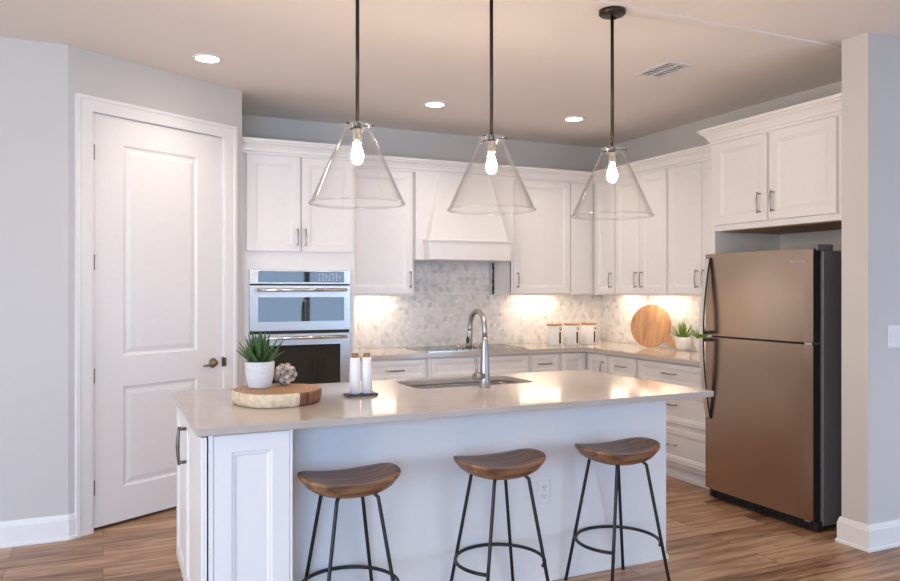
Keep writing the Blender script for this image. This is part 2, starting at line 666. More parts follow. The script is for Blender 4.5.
baseboard('baseboard_left', [(XL, YL), (CX, CY), on_p(0.040)], 'white baseboard of the left wall')
baseboard('baseboard_wing', [(4.05, 2.963), (3.79, 2.963), (3.79, 2.80), (XR2, 2.80)], 'white baseboard of the wing wall')

# door casing (trim_1) and pantry door (door_1), both in the angled wall's frame
bm = BM()
cw = 0.108


def casing_piece(bm, poly_in, poly_out):
    """mitred casing from inner line to outer line, two-step profile"""
    steps = [(0.0, 0.0), (0.0, -0.010), (0.14, -0.014), (0.72, -0.017), (0.80, -0.022), (1.0, -0.022), (1.0, 0.0)]
    ends = []
    for e in (0, 1):
        a, b = Vector(poly_in[e]), Vector(poly_out[e])
        ends.append([bm.verts.new(((a + (b - a) * t).x, yv, (a + (b - a) * t).y)) for t, yv in steps])
    A, B = ends
    for j in range(len(steps) - 1):
        bm.faces.new((A[j], A[j + 1], B[j + 1], B[j]))
    bm.faces.new(A)
    bm.faces.new(B[::-1])


i0, i1, iz = D0 - 0.004, D1 + 0.004, DZ + 0.004
casing_piece(bm, [(i0, 0), (i0, iz)], [(i0 - cw, 0), (i0 - cw, iz + cw * 0.8)])
casing_piece(bm, [(i0, iz), (i1, iz)], [(i0 - cw, iz + cw * 0.8), (i1 + cw, iz + cw * 0.8)])
casing_piece(bm, [(i1, iz), (i1, 0)], [(i1 + cw, iz + cw * 0.8), (i1 + cw, 0)])
# jambs and stop
box(bm, D0 - 0.02, D0 - 0.003, 0, T, 0, DZ + 0.003)
box(bm, D1 + 0.003, D1 + 0.02, 0, T, 0, DZ + 0.003)
box(bm, D0 - 0.02, D1 + 0.02, 0, T, DZ + 0.003, DZ + 0.02)
struct('trim_1', bm, M['trim'], (CX, CY, 0), (0, 0, PANG), 'white casing around the pantry door')

door = thing('door_1', 'white two-panel pantry door with bronze lever', 'door', (CX, CY, 0), PANG, kind='structure')
bm = BM()
DW, DH = D1 - D0, DZ - 0.012
Y0d, Y1d = 0.006, 0.041
zb = 0.020
# leaf: front skin with two moulded panels
px0, px1 = 0.342, 0.870
panels = [(0.225, 0.835), (1.020, 2.300)]
xs = [D0, px0, px1, D1]
zs = [zb, panels[0][0], panels[0][1], panels[1][0], panels[1][1], DZ]
grid = {}
for i, x in enumerate(xs):
    for j, z in enumerate(zs):
        grid[i, j] = bm.verts.new((x, Y0d, z))
for i in range(3):
    for j in range(5):
        if i == 1 and j in (1, 3):
            prev = [grid[1, j], grid[2, j], grid[2, j + 1], grid[1, j + 1]]
            for ins, dep in ((0.012, 0.008), (0.022, 0.009), (0.050, 0.003), (0.056, 0.003)):
                cur = [bm.verts.new((v[0], Y0d + dep, v[1])) for v in ((px0 + ins, zs[j] + ins), (px1 - ins, zs[j] + ins), (px1 - ins, zs[j + 1] - ins), (px0 + ins, zs[j + 1] - ins))]
                for k in range(4):
                    bm.faces.new((prev[k], prev[(k + 1) % 4], cur[(k + 1) % 4], cur[k]))
                prev = cur
            bm.faces.new(prev)
        else:
            bm.faces.new((grid[i, j], grid[i + 1, j], grid[i + 1, j + 1], grid[i, j + 1]))
ob = [bm.verts.new((x, Y1d, z)) for x, z in ((D0, zb), (D1, zb), (D1, DZ), (D0, DZ))]
bm.faces.new(ob)
bm.faces.new([grid[i, 0] for i in range(4)] + [ob[1], ob[0]])
bm.faces.new([grid[i, 5] for i in range(4)] + [ob[2], ob[3]])
bm.faces.new([grid[0, j] for j in range(6)] + [ob[3], ob[0]])
bm.faces.new([grid[3, j] for j in range(6)] + [ob[2], ob[1]])
leaf = obj('door_leaf', bm, M['door'], door)
for z in (2.23, 1.585, 0.916, 0.259):
    bm = BM()
    tube(bm, [(D0 - 0.002, -0.002, z - 0.045), (D0 - 0.002, -0.002, z + 0.045)], 0.008, 8)
    box(bm, D0 - 0.002, D0 + 0.004, 0.0, 0.012, z - 0.045, z + 0.045)
    obj('hinge', bm, M['hinge'], door)
bm = BM()
hx, hz = 0.992, 0.926
lever_profile = [(0.0, 0.0), (0.033, 0.0), (0.033, 0.006), (0.027, 0.012), (0.012, 0.014), (0.012, 0.045), (0.0, 0.045)]
tmp = BM()
lathe(tmp, lever_profile, (0, 0, 0), 24)
bmesh.ops.rotate(tmp, verts=tmp.verts, matrix=Matrix.Rotation(PI / 2, 3, 'X'))
bmesh.ops.translate(tmp, verts=tmp.verts, vec=(hx, Y0d, hz))
me_ = bpy.data.meshes.new('t')
tmp.to_mesh(me_)
bm.from_mesh(me_)
tmp.free()
bpy.data.meshes.remove(me_)
tube(bm, [(hx, Y0d - 0.045, hz), (hx - 0.02, Y0d - 0.052, hz - 0.002), (hx - 0.06, Y0d - 0.052, hz - 0.008), (hx - 0.108, Y0d - 0.050, hz - 0.010)], [0.011, 0.010, 0.008, 0.007], 10)
obj('handle', bm, M['lever'], door)
bm = BM()
box(bm, D1 + 0.0005, D1 + 0.0035, -0.013, 0.012, hz - 0.03, hz + 0.035)
box(bm, D1 + 0.003, D1 + 0.018, -0.0245, -0.010, hz - 0.028, hz + 0.032, 0.004)
obj('strike_plate', bm, M['hinge'], door)

# ------------------------------------------------------------------ backsplash tiles


def rhombille(bm, w, h, side, seed):
    """cube-pattern marble mosaic in the local xz plane facing -y, clipped to w x h, over a grout bed"""
    rnd = random.Random(seed)
    lay = bm.loops.layers.float_color.new('tile')
    hw = side * math.sqrt(3) / 2
    rows = int(h / (1.5 * side)) + 3
    cols = int(w / (2 * hw)) + 3
    for r in range(-1, rows):
        for c in range(-1, cols):
            cx = c * 2 * hw + (hw if r % 2 else 0)
            cz = r * 1.5 * side
            if cx + hw < 0 or cx - hw > w or cz + side < 0 or cz - side > h:
                continue
            P = [(cx + side * math.sin(k * PI / 3), cz + side * math.cos(k * PI / 3)) for k in range(6)]
            O = (cx, cz)
            for q in ((O, P[5], P[0], P[1]), (O, P[1], P[2], P[3]), (O, P[3], P[4], P[5])):
                mx = sum(p[0] for p in q) / 4
                mz = sum(p[1] for p in q) / 4
                vs = [bm.verts.new((mx + (p[0] - mx) * 0.955, -0.008, mz + (p[1] - mz) * 0.955)) for p in q]
                f = bm.faces.new(vs)
                u = rnd.random()
                g = 0.60 + 0.06 * rnd.random() if u < 0.08 else (0.69 + 0.06 * rnd.random() if u < 0.32 else 0.76 + 0.08 * rnd.random())
                for l in f.loops:
                    l[lay] = (g * 1.0, g * 0.975, g * 0.955, 1)
    for co, no in (((0, 0, 0), (-1, 0, 0)), ((w, 0, 0), (1, 0, 0)), ((0, 0, 0), (0, 0, -1)), ((0, 0, h), (0, 0, 1))):
        bmesh.ops.bisect_plane(bm, geom=bm.verts[:] + bm.edges[:] + bm.faces[:], plane_co=co, plane_no=no, clear_outer=True)
    ret = bmesh.ops.extrude_face_region(bm, geom=bm.faces[:])
    vs = [g for g in ret['geom'] if isinstance(g, bmesh.types.BMVert)]
    bmesh.ops.translate(bm, verts=vs, vec=(0, 0.003, 0))
    n0 = len(bm.faces)
    box(bm, 0, w, -0.006, 0, 0, h)
    bm.faces.ensure_lookup_table()
    for f in bm.faces[n0:]:
        f.material_index = 1


def backsplash(name, w, h, loc, rz, seed, label):
    bm = BM()
    rhombille(bm, w, h, 0.042, seed)
    o = obj(name, bm, None, None, loc, (0, 0, rz), mats=[M['tile'], M['grout']])
    return tag(o, label, None, None, 'structure')


backsplash('wall_tiles_back', XRW - 0.009 - 1.745, 0.456, (1.745, YB, 0.915), 0, 1, 'marble diamond mosaic tiles along the back wall')
backsplash('wall_tiles_hood', 3.226 - 2.358, 0.30, (2.358, YB, 1.3715), 0, 2, 'marble diamond mosaic tiles under the hood')
backsplash('wall_tiles_right', YB - 0.001 - 4.06, 0.456, (XRW, YB - 0.001, 0.915), -PI / 2, 3, 'marble diamond mosaic tiles on the right wall')

# ------------------------------------------------------------------ cabinet builders


def pull(name, parent, x, z, length, vertical, y=-0.02, mat=None, fat=1.0):
    """arched bar pull standing on two posts"""
    bm = BM()
    h = length / 2
    out = 0.030
    prof = []
    for k in range(9):
        t = -1 + 2 * k / 8
        prof.append((t * h, y - out - 0.006 * (1 - t * t)))
    if vertical:
        tube(bm, [(x, yy, z + s) for s, yy in prof], [fat * (0.0045 + 0.002 * (1 - abs(-1 + k / 4))) for k in range(9)], 8)
        for s in (-1, 1):
            tube(bm, [(x, y, z + s * (h - 0.010)), (x, y - out - 0.002, z + s * (h - 0.010))], 0.0055 * fat, 8)
    else:
        tube(bm, [(x + s, yy, z) for s, yy in prof], [fat * (0.0045 + 0.002 * (1 - abs(-1 + k / 4))) for k in range(9)], 8)
        for s in (-1, 1):
            tube(bm, [(x + s * (h - 0.010), y, z), (x + s * (h - 0.010), y - out - 0.002, z)], 0.0055, 8)
    return obj(name, bm, mat or M['pull'], parent)


CROWN = [(0.0, 0.0), (0.010, 0.0), (0.010, 0.018), (0.018, 0.022), (0.022, 0.040), (0.034, 0.062), (0.050, 0.076), (0.050, 0.084), (0.060, 0.088), (0.060, 0.106)]


def crown(parent, w, depth, z, left, right, rd=None, lext=0.0):
    """crown swept round the front; a 'return' runs back rd along the side, 'inner' is a mitred inside corner"""
    bm = BM()
    rd = depth if rd is None else rd
    rows = []
    for o, dz in CROWN:
        x0 = o if left == 'inner' else 0.0
        x1 = w - o if right == 'inner' else w
        pts = []
        if left == 'return':
            pts += [(0.0, depth), (0.0, rd - o), (-o - lext * (0.4 + 10 * o), rd - o), (-o - lext * (0.4 + 10 * o), -o)]
        else:
            pts += [(x0, depth), (x0, -o)]
        if right == 'return':
            pts += [(w + o, -o), (w + o, rd - o), (w, rd - o), (w, depth)]
        else:
            pts += [(x1, -o), (x1, depth)]
        rows.append([bm.verts.new((x, y, z + dz)) for x, y in pts])
    n = len(rows[0])
    for A, B in zip(rows[:-1], rows[1:]):
        for k in range(n):
            bm.faces.new((A[k], A[(k + 1) % n], B[(k + 1) % n], B[k]))
    bm.faces.new(rows[-1])
    bm.faces.new(rows[0][::-1])
    return obj('crown_moulding', bm, M['cab'], parent)


def cabinet(name, label, cat, loc, rz, w, depth, z0, z1, fronts, crown_spec=None, group=None, toe=None, wbox=None, mat=None):
    """fronts: (kind, x0, x1, z0, z1, handle) with z absolute above the floor; handle = (x, z, length, vertical) or None"""
    mat = mat or M['cab']
    base = 0.0 if toe is not None else z0
    t = thing(name, label, cat, (loc[0], loc[1], base), rz, group)
    bm = BM()
    zlo = z0 - base
    if toe is not None:
        box(bm, 0, w, 0, depth, toe, z1, 0.001, 1)
        box(bm, 0, w, 0.045, depth, 0, toe)
        box(bm, 0, w, 0.032, 0.045, 0, 0.03, 0.002, 1)
    else:
        box(bm, 0, wbox or w, 0.0005, depth, zlo + 0.030, z1 - base)
        box(bm, 0, w, 0, 0.019, zlo, z1 - base, 0.001, 1)
        for xa in (0, (wbox or w) - 0.016):
            box(bm, xa, xa + 0.016, 0.019, depth, zlo, zlo + 0.030)
    obj('carcass', bm, mat, t)
    for kind, x0, x1, fz0, fz1, hd in fronts:
        bm = BM()
        fr = 0.056 if (fz1 - fz0) > 0.3 else 0.032
        if kind == 'filler':
            box(bm, x0, x1, -0.019, 0, fz0 - base, fz1 - base, 0.002)
        else:
            panel_front(bm, x1 - x0, fz1 - fz0, 0.021, fr, 0.010, 0.010, x0, fz0 - base)
        o = obj({'door': 'door', 'drawer': 'drawer', 'filler': 'filler_strip', 'panel': 'false_front'}[kind], bm, mat, t)
        if hd:
            pull('handle', o, hd[0], hd[1] - base, hd[2], hd[3], -0.021)
    if crown_spec:
        crown(t, w, crown_spec[2] if len(crown_spec) > 2 else depth, crown_spec[3] - base if len(crown_spec) > 3 else 2.40 - base, crown_spec[0], crown_spec[1])
    return t


def rx(y_start):      # helper for cabinets on the right wall: world y -> local x
    return lambda y: y_start - y


RZ = -PI / 2
G_UP = 'white upper cabinets'
G_LO = 'white base cabinets'
# ---- upper cabinets on the back wall (face y = 5.86)
UB, UT = 1.372, 2.40
FB = 5.861
DPB = YB - 0.009 - FB
cabinet('upper_cabinet', 'white upper cabinet between the wall oven and the hood', 'cabinet', (1.7455, FB), 0, 0.608, YB - FB - 0.001, UB, UT,
        [('door', 0.03, 0.590, 1.386, 2.395, (0.565, 1.505, 0.14, True))], ('flush', 'flush'), G_UP)
cabinet('upper_cabinet', 'white corner upper cabinet right of the hood', 'cabinet', (3.282, FB), 0, 0.878, YB - FB - 0.001, UB, UT,
        [('door', 0.016, 0.607, 1.386, 2.395, (0.046, 1.505, 0.14, True)), ('filler', 0.616, 0.854, 1.386, 2.395, None)],
        ('flush', 'inner'), G_UP, wbox=XRW - 3.283)
# ---- right wall uppers (face x = 4.16)
FX = 4.161
DPX = XRW - FX - 0.001
q = rx(5.860)
cabinet('upper_cabinet', 'narrow one-door white upper cabinet next to the corner', 'cabinet', (FX, 5.860), RZ, q(5.514), DPX, UB, UT,
        [('door', q(5.800), q(5.522), 1.386, 2.395, (q(5.560), 1.505, 0.14, True))], ('inner', 'flush'), G_UP)
q = rx(5.513)
cabinet('upper_cabinet', 'two-door white upper cabinet above the round cutting board', 'cabinet', (FX, 5.513), RZ, q(4.824), DPX, UB, UT,
        [('door', q(5.504), q(5.170), 1.386, 2.395, (q(5.205), 1.505, 0.14, True)),
         ('door', q(5.164), q(4.838), 1.386, 2.395, (q(5.130), 1.505, 0.14, True))], ('flush', 'flush'), G_UP)
q = rx(4.823)
cabinet('upper_cabinet', 'two-door white upper cabinet beside the refrigerator panel', 'cabinet', (FX, 4.823), RZ, q(4.056), DPX, UB, UT,
        [('door', q(4.808), q(4.440), 1.386, 2.395, (q(4.475), 1.505, 0.14, True)),
         ('door', q(4.433), q(4.068), 1.386, 2.395, (q(4.400), 1.505, 0.14, True))], ('flush', 'flush'), G_UP)
# ---- over the refrigerator
FFX = 3.872
q = rx(4.018)
fc = cabinet('fridge_cabinet', 'deep two-door white cabinet above the stainless refrigerator', 'cabinet', (FFX, 4.018), RZ, q(2.974), XRW - FFX - 0.001, 1.826, 2.435,
             [('door', q(4.003), q(3.551), 1.866, 2.425, (q(3.600), 1.982, 0.135, True)),
              ('door', q(3.529), q(3.046), 1.866, 2.425, (q(3.492), 1.982, 0.135, True))], None, G_UP)
crown(fc, q(2.974), XRW - FFX - 0.001, 2.435 - 1.826, 'return', 'flush', 0.222, 0.055)
bm = BM()
box(bm, 0.02, q(2.98), 0.03, XRW - FFX - 0.02, -0.004, -0.0005)
obj('underside_panel', bm, M['ply'], fc)
bm = BM()
box(bm, 4.018 - 4.0545, -0.0005, -0.002, XRW - FFX - 0.001, -1.826, 2.434 - 1.826, 0.001, 1)
obj('end_panel', bm, M['cab'], fc)

# ---- oven tower
TX0, TX1, TF = 0.892, 1.744, 5.551
t = thing('oven_cabinet', 'tall white cabinet built around the double oven', 'cabinet', (TX0, TF, 0), 0)
w = TX1 - TX0
dep = YB - TF - 0.001
ox0, ox1 = 0.954 - TX0, 1.707 - TX0
OZ0, OZ1 = 0.44, 1.572
bm = BM()
box(bm, 0, ox0 + 0.004, 0, dep, 0.1, 2.40)
box(bm, ox1 - 0.004, w, 0, dep, 0.1, 2.40)
box(bm, ox0 + 0.004, ox1 - 0.004, 0, dep, OZ1 - 0.004, 2.40)
box(bm, ox0 + 0.004, ox1 - 0.004, 0, dep, 0.1, OZ0 + 0.004)
box(bm, ox0 + 0.004, ox1 - 0.004, dep - 0.02, dep, OZ0, OZ1)
box(bm, 0, w, 0.045, dep, 0, 0.1)
obj('carcass', bm, M['cab'], t)
for a, b, hx_ in ((0.934, 1.3235, 1.298), (1.3325, 1.724, 1.358)):
    bm = BM()
    panel_front(bm, b - a, 2.396 - 1.700, 0.021, 0.058, 0.010, 0.010, a - TX0, 1.700)
    d = obj('door', bm, M['cab'], t)
    pull('handle', d, hx_ - TX0, 1.806, 0.13, True, -0.021)
bm = BM()
panel_front(bm, w - 0.05, 0.29, 0.021, 0.045, 0.010, 0.010, 0.025, 0.125)
d = obj('drawer', bm, M['cab'], t)
pull('handle', d, w / 2, 0.27, 0.15, False, -0.021)
crown(t, w, dep, 2.40, 'flush', 'flush')

# ---- hood
h = thing('range_hood', 'white wood range hood with tapered chimney over the cooktop', 'hood', (2.80, 5.861, 1.668))
hb = 0.0
bm = BM()
hx0, hx1, hy0 = 2.424 - 2.80, 3.180 - 2.80, 5.690 - 5.861
box(bm, hx0, hx1, hy0, 0.318, 0.0, 0.163, 0.003)
obj('hood_base', bm, M['cab'], h)
bm = BM()
box(bm, hx0 - 0.010, hx1 + 0.010, hy0 - 0.010, 0.12, 0.152, 0.170, 0.004)
obj('base_moulding', bm, M['cab'], h)
bm = BM()
tz0, tz1 = 0.170, 0.735
bo = [(hx0 + 0.012, hy0 + 0.014), (hx1 - 0.012, hy0 + 0.014), (hx1 - 0.012, 0.12), (hx0 + 0.012, 0.12)]
to = [(-0.232, -0.058), (0.238, -0.058), (0.238, 0.12), (-0.232, 0.12)]
vb = [bm.verts.new((x, y, tz0)) for x, y in bo]
vt = [bm.verts.new((x, y, tz1)) for x, y in to]
bm.faces.new(vb[::-1])
bm.faces.new(vt)
for k in range(4):
    bm.faces.new((vb[k], vb[(k + 1) % 4], vt[(k + 1) % 4], vt[k]))
bmesh.ops.bevel(bm, geom=[e for e in bm.edges if abs(e.verts[0].co.z - e.verts[1].co.z) > 0.1], offset=0.004, segments=2, affect='EDGES', profile=0.5)
obj('hood_chimney', bm, M['cab'], h)
bm = BM()
box(bm, 2.3550 - 2.80, hx0 + 0.001, -0.050, 0.318, 0.001, 0.7315)
box(bm, hx1 - 0.001, 3.2810 - 2.80, -0.050, 0.318, 0.001, 0.7315)
box(bm, hx0 + 0.001, hx1 - 0.001, -0.050, 0.318, 0.1705, 0.7315)
obj('back_panel', bm, M['cab'], h)
cr = crown(h, 3.2810 - 2.3545, 0.327, 2.40 - 1.668, 'flush', 'flush')
cr.location.x = 2.3545 - 2.80
# end panel of the corner cabinet facing the hood: black strip paints the dark tile gap beside it
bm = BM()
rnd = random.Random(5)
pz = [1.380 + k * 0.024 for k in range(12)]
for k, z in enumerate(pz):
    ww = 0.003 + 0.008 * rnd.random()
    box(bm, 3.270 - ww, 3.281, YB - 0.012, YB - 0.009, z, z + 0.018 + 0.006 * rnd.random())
tag(obj('tile_gap_strip', bm, M['dark']), 'black ragged strip painted for the dark gap at the tile edge under the hood', None, None, 'structure')

# ---- base cabinets
BF = 5.581           # face of back base run
BT = 0.8785
dpb = YB - BF - 0.001
zd0, zd1 = 0.712, 0.866
cabinet('base_cabinet', 'white base cabinet between the oven tower and the cooktop', 'cabinet', (1.7455, BF), 0, 0.613, dpb, 0, BT,
        [('drawer', 0.03, 0.590, zd0, zd1, (0.325, 0.787, 0.15, False)),
         ('door', 0.03, 0.306, 0.13, 0.70, (0.27, 0.60, 0.14, True)), ('door', 0.312, 0.590, 0.13, 0.70, (0.345, 0.60, 0.14, True))], None, G_LO, toe=0.1)
cabinet('base_cabinet', 'wide white base cabinet under the cooktop with a false front', 'cabinet', (2.3595, BF), 0, 0.943, dpb, 0, BT,
        [('panel', 0.030, 0.920, zd0, zd1, None), ('door', 0.03, 0.470, 0.13, 0.70, (0.43, 0.60, 0.14, True)),
         ('door', 0.478, 0.920, 0.13, 0.70, (0.515, 0.60, 0.14, True))], None, G_LO, toe=0.1)
cabinet('base_cabinet', 'narrow white base cabinet with a drawer right of the cooktop', 'cabinet', (3.3035, BF), 0, 0.297, dpb, 0, BT,
        [('drawer', 0.022, 0.275, zd0, zd1, (0.132, 0.787, 0.13, False)), ('door', 0.022, 0.275, 0.13, 0.70, (0.06, 0.60, 0.14, True))], None, G_LO, toe=0.1)
# L-shaped corner cabinet
BXF = 3.888
t = thing('base_cabinet', 'white corner base cabinet with folding doors under the canisters', 'cabinet', (3.6015, BF, 0), 0, G_LO)
bm = BM()
poly = [(0, 0), (BXF - 3.6015, 0), (BXF - 3.6015, 5.255 - BF), (XRW - 0.001 - 3.6015, 5.255 - BF), (XRW - 0.001 - 3.6015, dpb), (0, dpb)]
prism(bm, poly, 0.1, BT)
pk = [(0, 0.045), (BXF + 0.045 - 3.6015, 0.045), (BXF + 0.045 - 3.6015, 5.255 - BF), (XRW - 0.001 - 3.6015, 5.255 - BF), (XRW - 0.001 - 3.6015, dpb), (0, dpb)]
prism(bm, pk, 0, 0.1)
obj('carcass', bm, M['cab'], t)
bm = BM()
panel_front(bm, 0.250, 0.736, 0.021, 0.050, 0.010, 0.010, 0.014, 0.13)
obj('door', bm, M['cab'], t)
bm = BM()
panel_front(bm, 0.278, 0.736, 0.021, 0.050, 0.010, 0.010, 0.0, 0.13)
d = obj('door', bm, M['cab'], t, (BXF - 3.6015, 5.540 - BF, 0), (0, 0, RZ))
pull('handle', d, 0.235, 0.745, 0.14, True, -0.021)
q = rx(5.254)
cabinet('base_cabinet', 'white base cabinet with one drawer below the cutting board', 'cabinet', (BXF, 5.254), RZ, q(4.861), XRW - BXF - 0.001, 0, BT,
        [('drawer', q(5.226), q(4.880), 0.690, zd1, (q(5.048), 0.792, 0.13, False)), ('door', q(5.226), q(4.880), 0.13, 0.678, (q(5.18), 0.58, 0.14, True))],
        None, G_LO, toe=0.1)
q = rx(4.860)
cabinet('base_cabinet', 'white three-drawer base cabinet beside the refrigerator', 'cabinet', (BXF, 4.860), RZ, q(4.056), XRW - BXF - 0.001, 0, BT,
        [('drawer', q(4.845), q(4.075), 0.690, zd1, (q(4.470), 0.792, 0.15, False)),
         ('drawer', q(4.845), q(4.075), 0.424, 0.672, (q(4.462), 0.565, 0.15, False)),
         ('drawer', q(4.845), q(4.075), 0.134, 0.382, (q(4.466), 0.268, 0.15, False))], None, G_LO, toe=0.1)

# ---- worktop along both walls (with the cooktop cut-out left closed)
bm = BM()
prism(bm, [(1.7455, 5.542), (3.846, 5.542), (3.846, 4.0565), (XRW - 0.0095, 4.0565), (XRW - 0.0095, YB - 0.0095), (1.7455, YB - 0.0095)], 0.879, 0.914, 0.003)
tag(obj('worktop', bm, M['quartz']), 'L-shaped taupe quartz worktop along the back and right walls', 'worktop')

# ---- cooktop
ct = thing('cooktop', 'black glass cooktop set in the worktop below the hood', 'cooktop', (2.84, 5.87, 0.9141))
bm = BM()
prism(bm, rrect(-0.45, 0.45, -0.245, 0.245, 0.015), 0, 0.007, 0.002)
obj('glass_plate', bm, M['black_glass'], ct)
bm = BM()
for a, b, c_, d_ in ((-0.453, 0.453, -0.250, -0.2445), (-0.453, 0.453, 0.2445, 0.250)):
    box(bm, a, b, c_, d_, 0, 0.009)
for a, b in ((-0.456, -0.4495), (0.4495, 0.456)):
    box(bm, a, b, -0.250, 0.250, 0, 0.009)
obj('trim_frame', bm, M['steel'], ct)
for k, (kx, ky) in enumerate(((-0.055, 0.03), (0.000, 0.03), (0.055, 0.03), (0.110, 0.03), (0.165, 0.03))):
    bm = BM()
    lathe(bm, [(0.0, 0.007), (0.021, 0.007), (0.021, 0.012), (0.017, 0.014), (0.016, 0.034), (0.013, 0.037), (0, 0.037)], (kx, ky, 0), 20)
    box(bm, kx - 0.003, kx + 0.003, ky - 0.016, ky + 0.016, 0.034, 0.040)
    obj('knob', bm, M['nickel'], ct)

# ------------------------------------------------------------------ double oven
ov = thing('double_oven', 'stainless double wall oven with black glass control panel', 'oven', (1.3305, TF, 0.444))
Z = lambda z: z - 0.444
hw = (1.707 - 0.954) / 2
bm = BM()
box(bm, -hw + 0.006, hw - 0.006, 0.0, 0.55, 0.0006, Z(1.5675))
obj('oven_body', bm, M['gasket'], ov)
fy = -0.022
bm = BM()
box(bm, -hw, hw, fy, -0.0005, Z(1.462), Z(1.570), 0.003)
cp = obj('control_panel', bm, M['steel'], ov)
bm = BM()
box(bm, -0.315, 0.325, fy - 0.002, fy + 0.002, Z(1.476), Z(1.556), 0.0015)
cg = obj('control_glass', bm, M['black_glass'], cp)
bm = BM()
rnd = random.Random(3)
for i in range(7):
    for j in range(4):
        x = 0.135 + i * 0.026
        z = Z(1.490) + j * 0.015
        if i == 6 and j in (0, 3):
            continue
        ww = 0.004 if rnd.random() < 0.7 else 0.008
        box(bm, x - ww, x + ww, fy - 0.0028, fy - 0.0018, z, z + 0.0045)
obj('key_markings', bm, M['print'], cg)


def oven_door(name, z0, z1, wz0, wz1, hz, glassmat, wx0, wx1):
    bm = BM()
    box(bm, -hw, hw, fy, -0.0005, Z(z0), Z(z1), 0.003)
    d = obj(name, bm, M['steel'], ov)
    bm = BM()
    prism(bm, rrect(wx0, wx1, Z(wz0), Z(wz1), 0.006), 0, 0.004)
    bmesh.ops.rotate(bm, verts=bm.verts, matrix=Matrix.Rotation(PI / 2, 3, 'X'))
    bmesh.ops.translate(bm, verts=bm.verts, vec=(0, fy + 0.002, 0))
    obj('oven_window', bm, glassmat, d)
    bm = BM()
    tube(bm, [(-0.335, fy - 0.045, Z(hz)), (0.335, fy - 0.045, Z(hz))], 0.012, 14)
    for s in (-1, 1):
        tube(bm, [(s * 0.305, fy, Z(hz)), (s * 0.305, fy - 0.047, Z(hz))], 0.010, 10)
        lathe(bm, [(0, 0), (0, 0)], (0, 0, 0), 6) if False else None
    obj('handle', bm, M['chrome'], d)


oven_door('upper_door', 1.120, 1.453, 1.188, 1.366, 1.420, M['black_glass'], -0.315, 0.325)
oven_door('lower_door', 0.452, 1.098, 0.545, 1.015, 1.070, M['oven_glass'], -0.290, 0.295)

# ------------------------------------------------------------------ refrigerator
FRX = 3.760
FY0, FY1 = 3.130, 3.998
fr = thing('refrigerator', 'bronze-toned stainless top-freezer refrigerator with charcoal sides', 'refrigerator', (FRX, FY1, 0), RZ)
W = FY1 - FY0          # local x 0..W, local -y is the front, front face at y = 0
bm = BM()
box(bm, 0.004, W + 0.012, 0.075, 0.70, 0.035, 1.652, 0.004)
obj('case', bm, M['fridge_side'], fr)
bm = BM()
box(bm, 0.012, W - 0.012, 0.050, 0.078, 0.07, 1.648)
obj('gasket', bm, M['gasket'], fr)


def fdoor(name, z0, z1, htop, hbot, flip):
    bm = BM()
    # softly rounded front, edge to edge
    n = 14
    prof = []
    for k in range(n + 1):
        u = k / n
        e = abs(2 * u - 1)
        prof.append((u * W, -0.004 * (1 - e ** 2) + 0.005 * max(0, (e - 0.95) / 0.05) ** 2))
    poly = prof + [(W, 0.058), (0, 0.058)]
    prism(bm, poly, z0, z1, 0.004)
    bm.normal_update()
    for f in bm.faces:
        if abs(f.normal.x) > 0.8 or f.normal.y > 0.5:
            f.material_index = 1
    d = obj(name, bm, None, fr, mats=[M['bronze_steel'], M['gasket']])
    # bowed handle, standing furthest off the door at the seam between the doors
    bm = BM()
    secs = []
    m = 14
    for k in range(m + 1):
        u = k / m
        z = htop + (hbot - htop) * u
        s = u if not flip else 1 - u
        o = 0.006 + 0.060 * (math.sin(s * PI / 2)) ** 0.9
        secs.append((z, o))
    for (z, o) in secs:
        pass
    hxw = 0.034
    x0 = 0.024
    ring = []
    for (z, o) in secs:
        th = 0.014
        ring.append([bm.verts.new((x0, -o - th * 0.6, z)), bm.verts.new((x0 + hxw, -o - th * 0.6, z)), bm.verts.new((x0 + hxw, -o + th * 0.4, z)), bm.verts.new((x0, -o + th * 0.4, z))])
    for A, B in zip(ring[:-1], ring[1:]):
        for k in range(4):
            f = bm.faces.new((A[k], A[(k + 1) % 4], B[(k + 1) % 4], B[k]))
            f.material_index = 1 if k in (1, 2) else 0
    bm.faces.new(ring[0])
    bm.faces.new(ring[-1][::-1])
    nf = len(bm.faces)
    zs_ = hbot if not flip else htop
    sg = 1 if not flip else -1
    box(bm, x0 + 0.004, x0 + hxw - 0.004, -0.070, 0.0, min(zs_, zs_ + sg * 0.022), max(zs_, zs_ + sg * 0.022), 0.003)
    ze = htop if not flip else hbot
    box(bm, x0 + 0.003, x0 + hxw - 0.003, -0.016, 0.002, ze - 0.03 if not flip else ze, ze if not flip else ze + 0.03, 0.003)
    bm.faces.ensure_lookup_table()
    for f in bm.faces[nf:]:
        f.material_index = 1
    obj('handle', bm, None, d, mats=[M['steel_v'], M['gasket']])
    return d


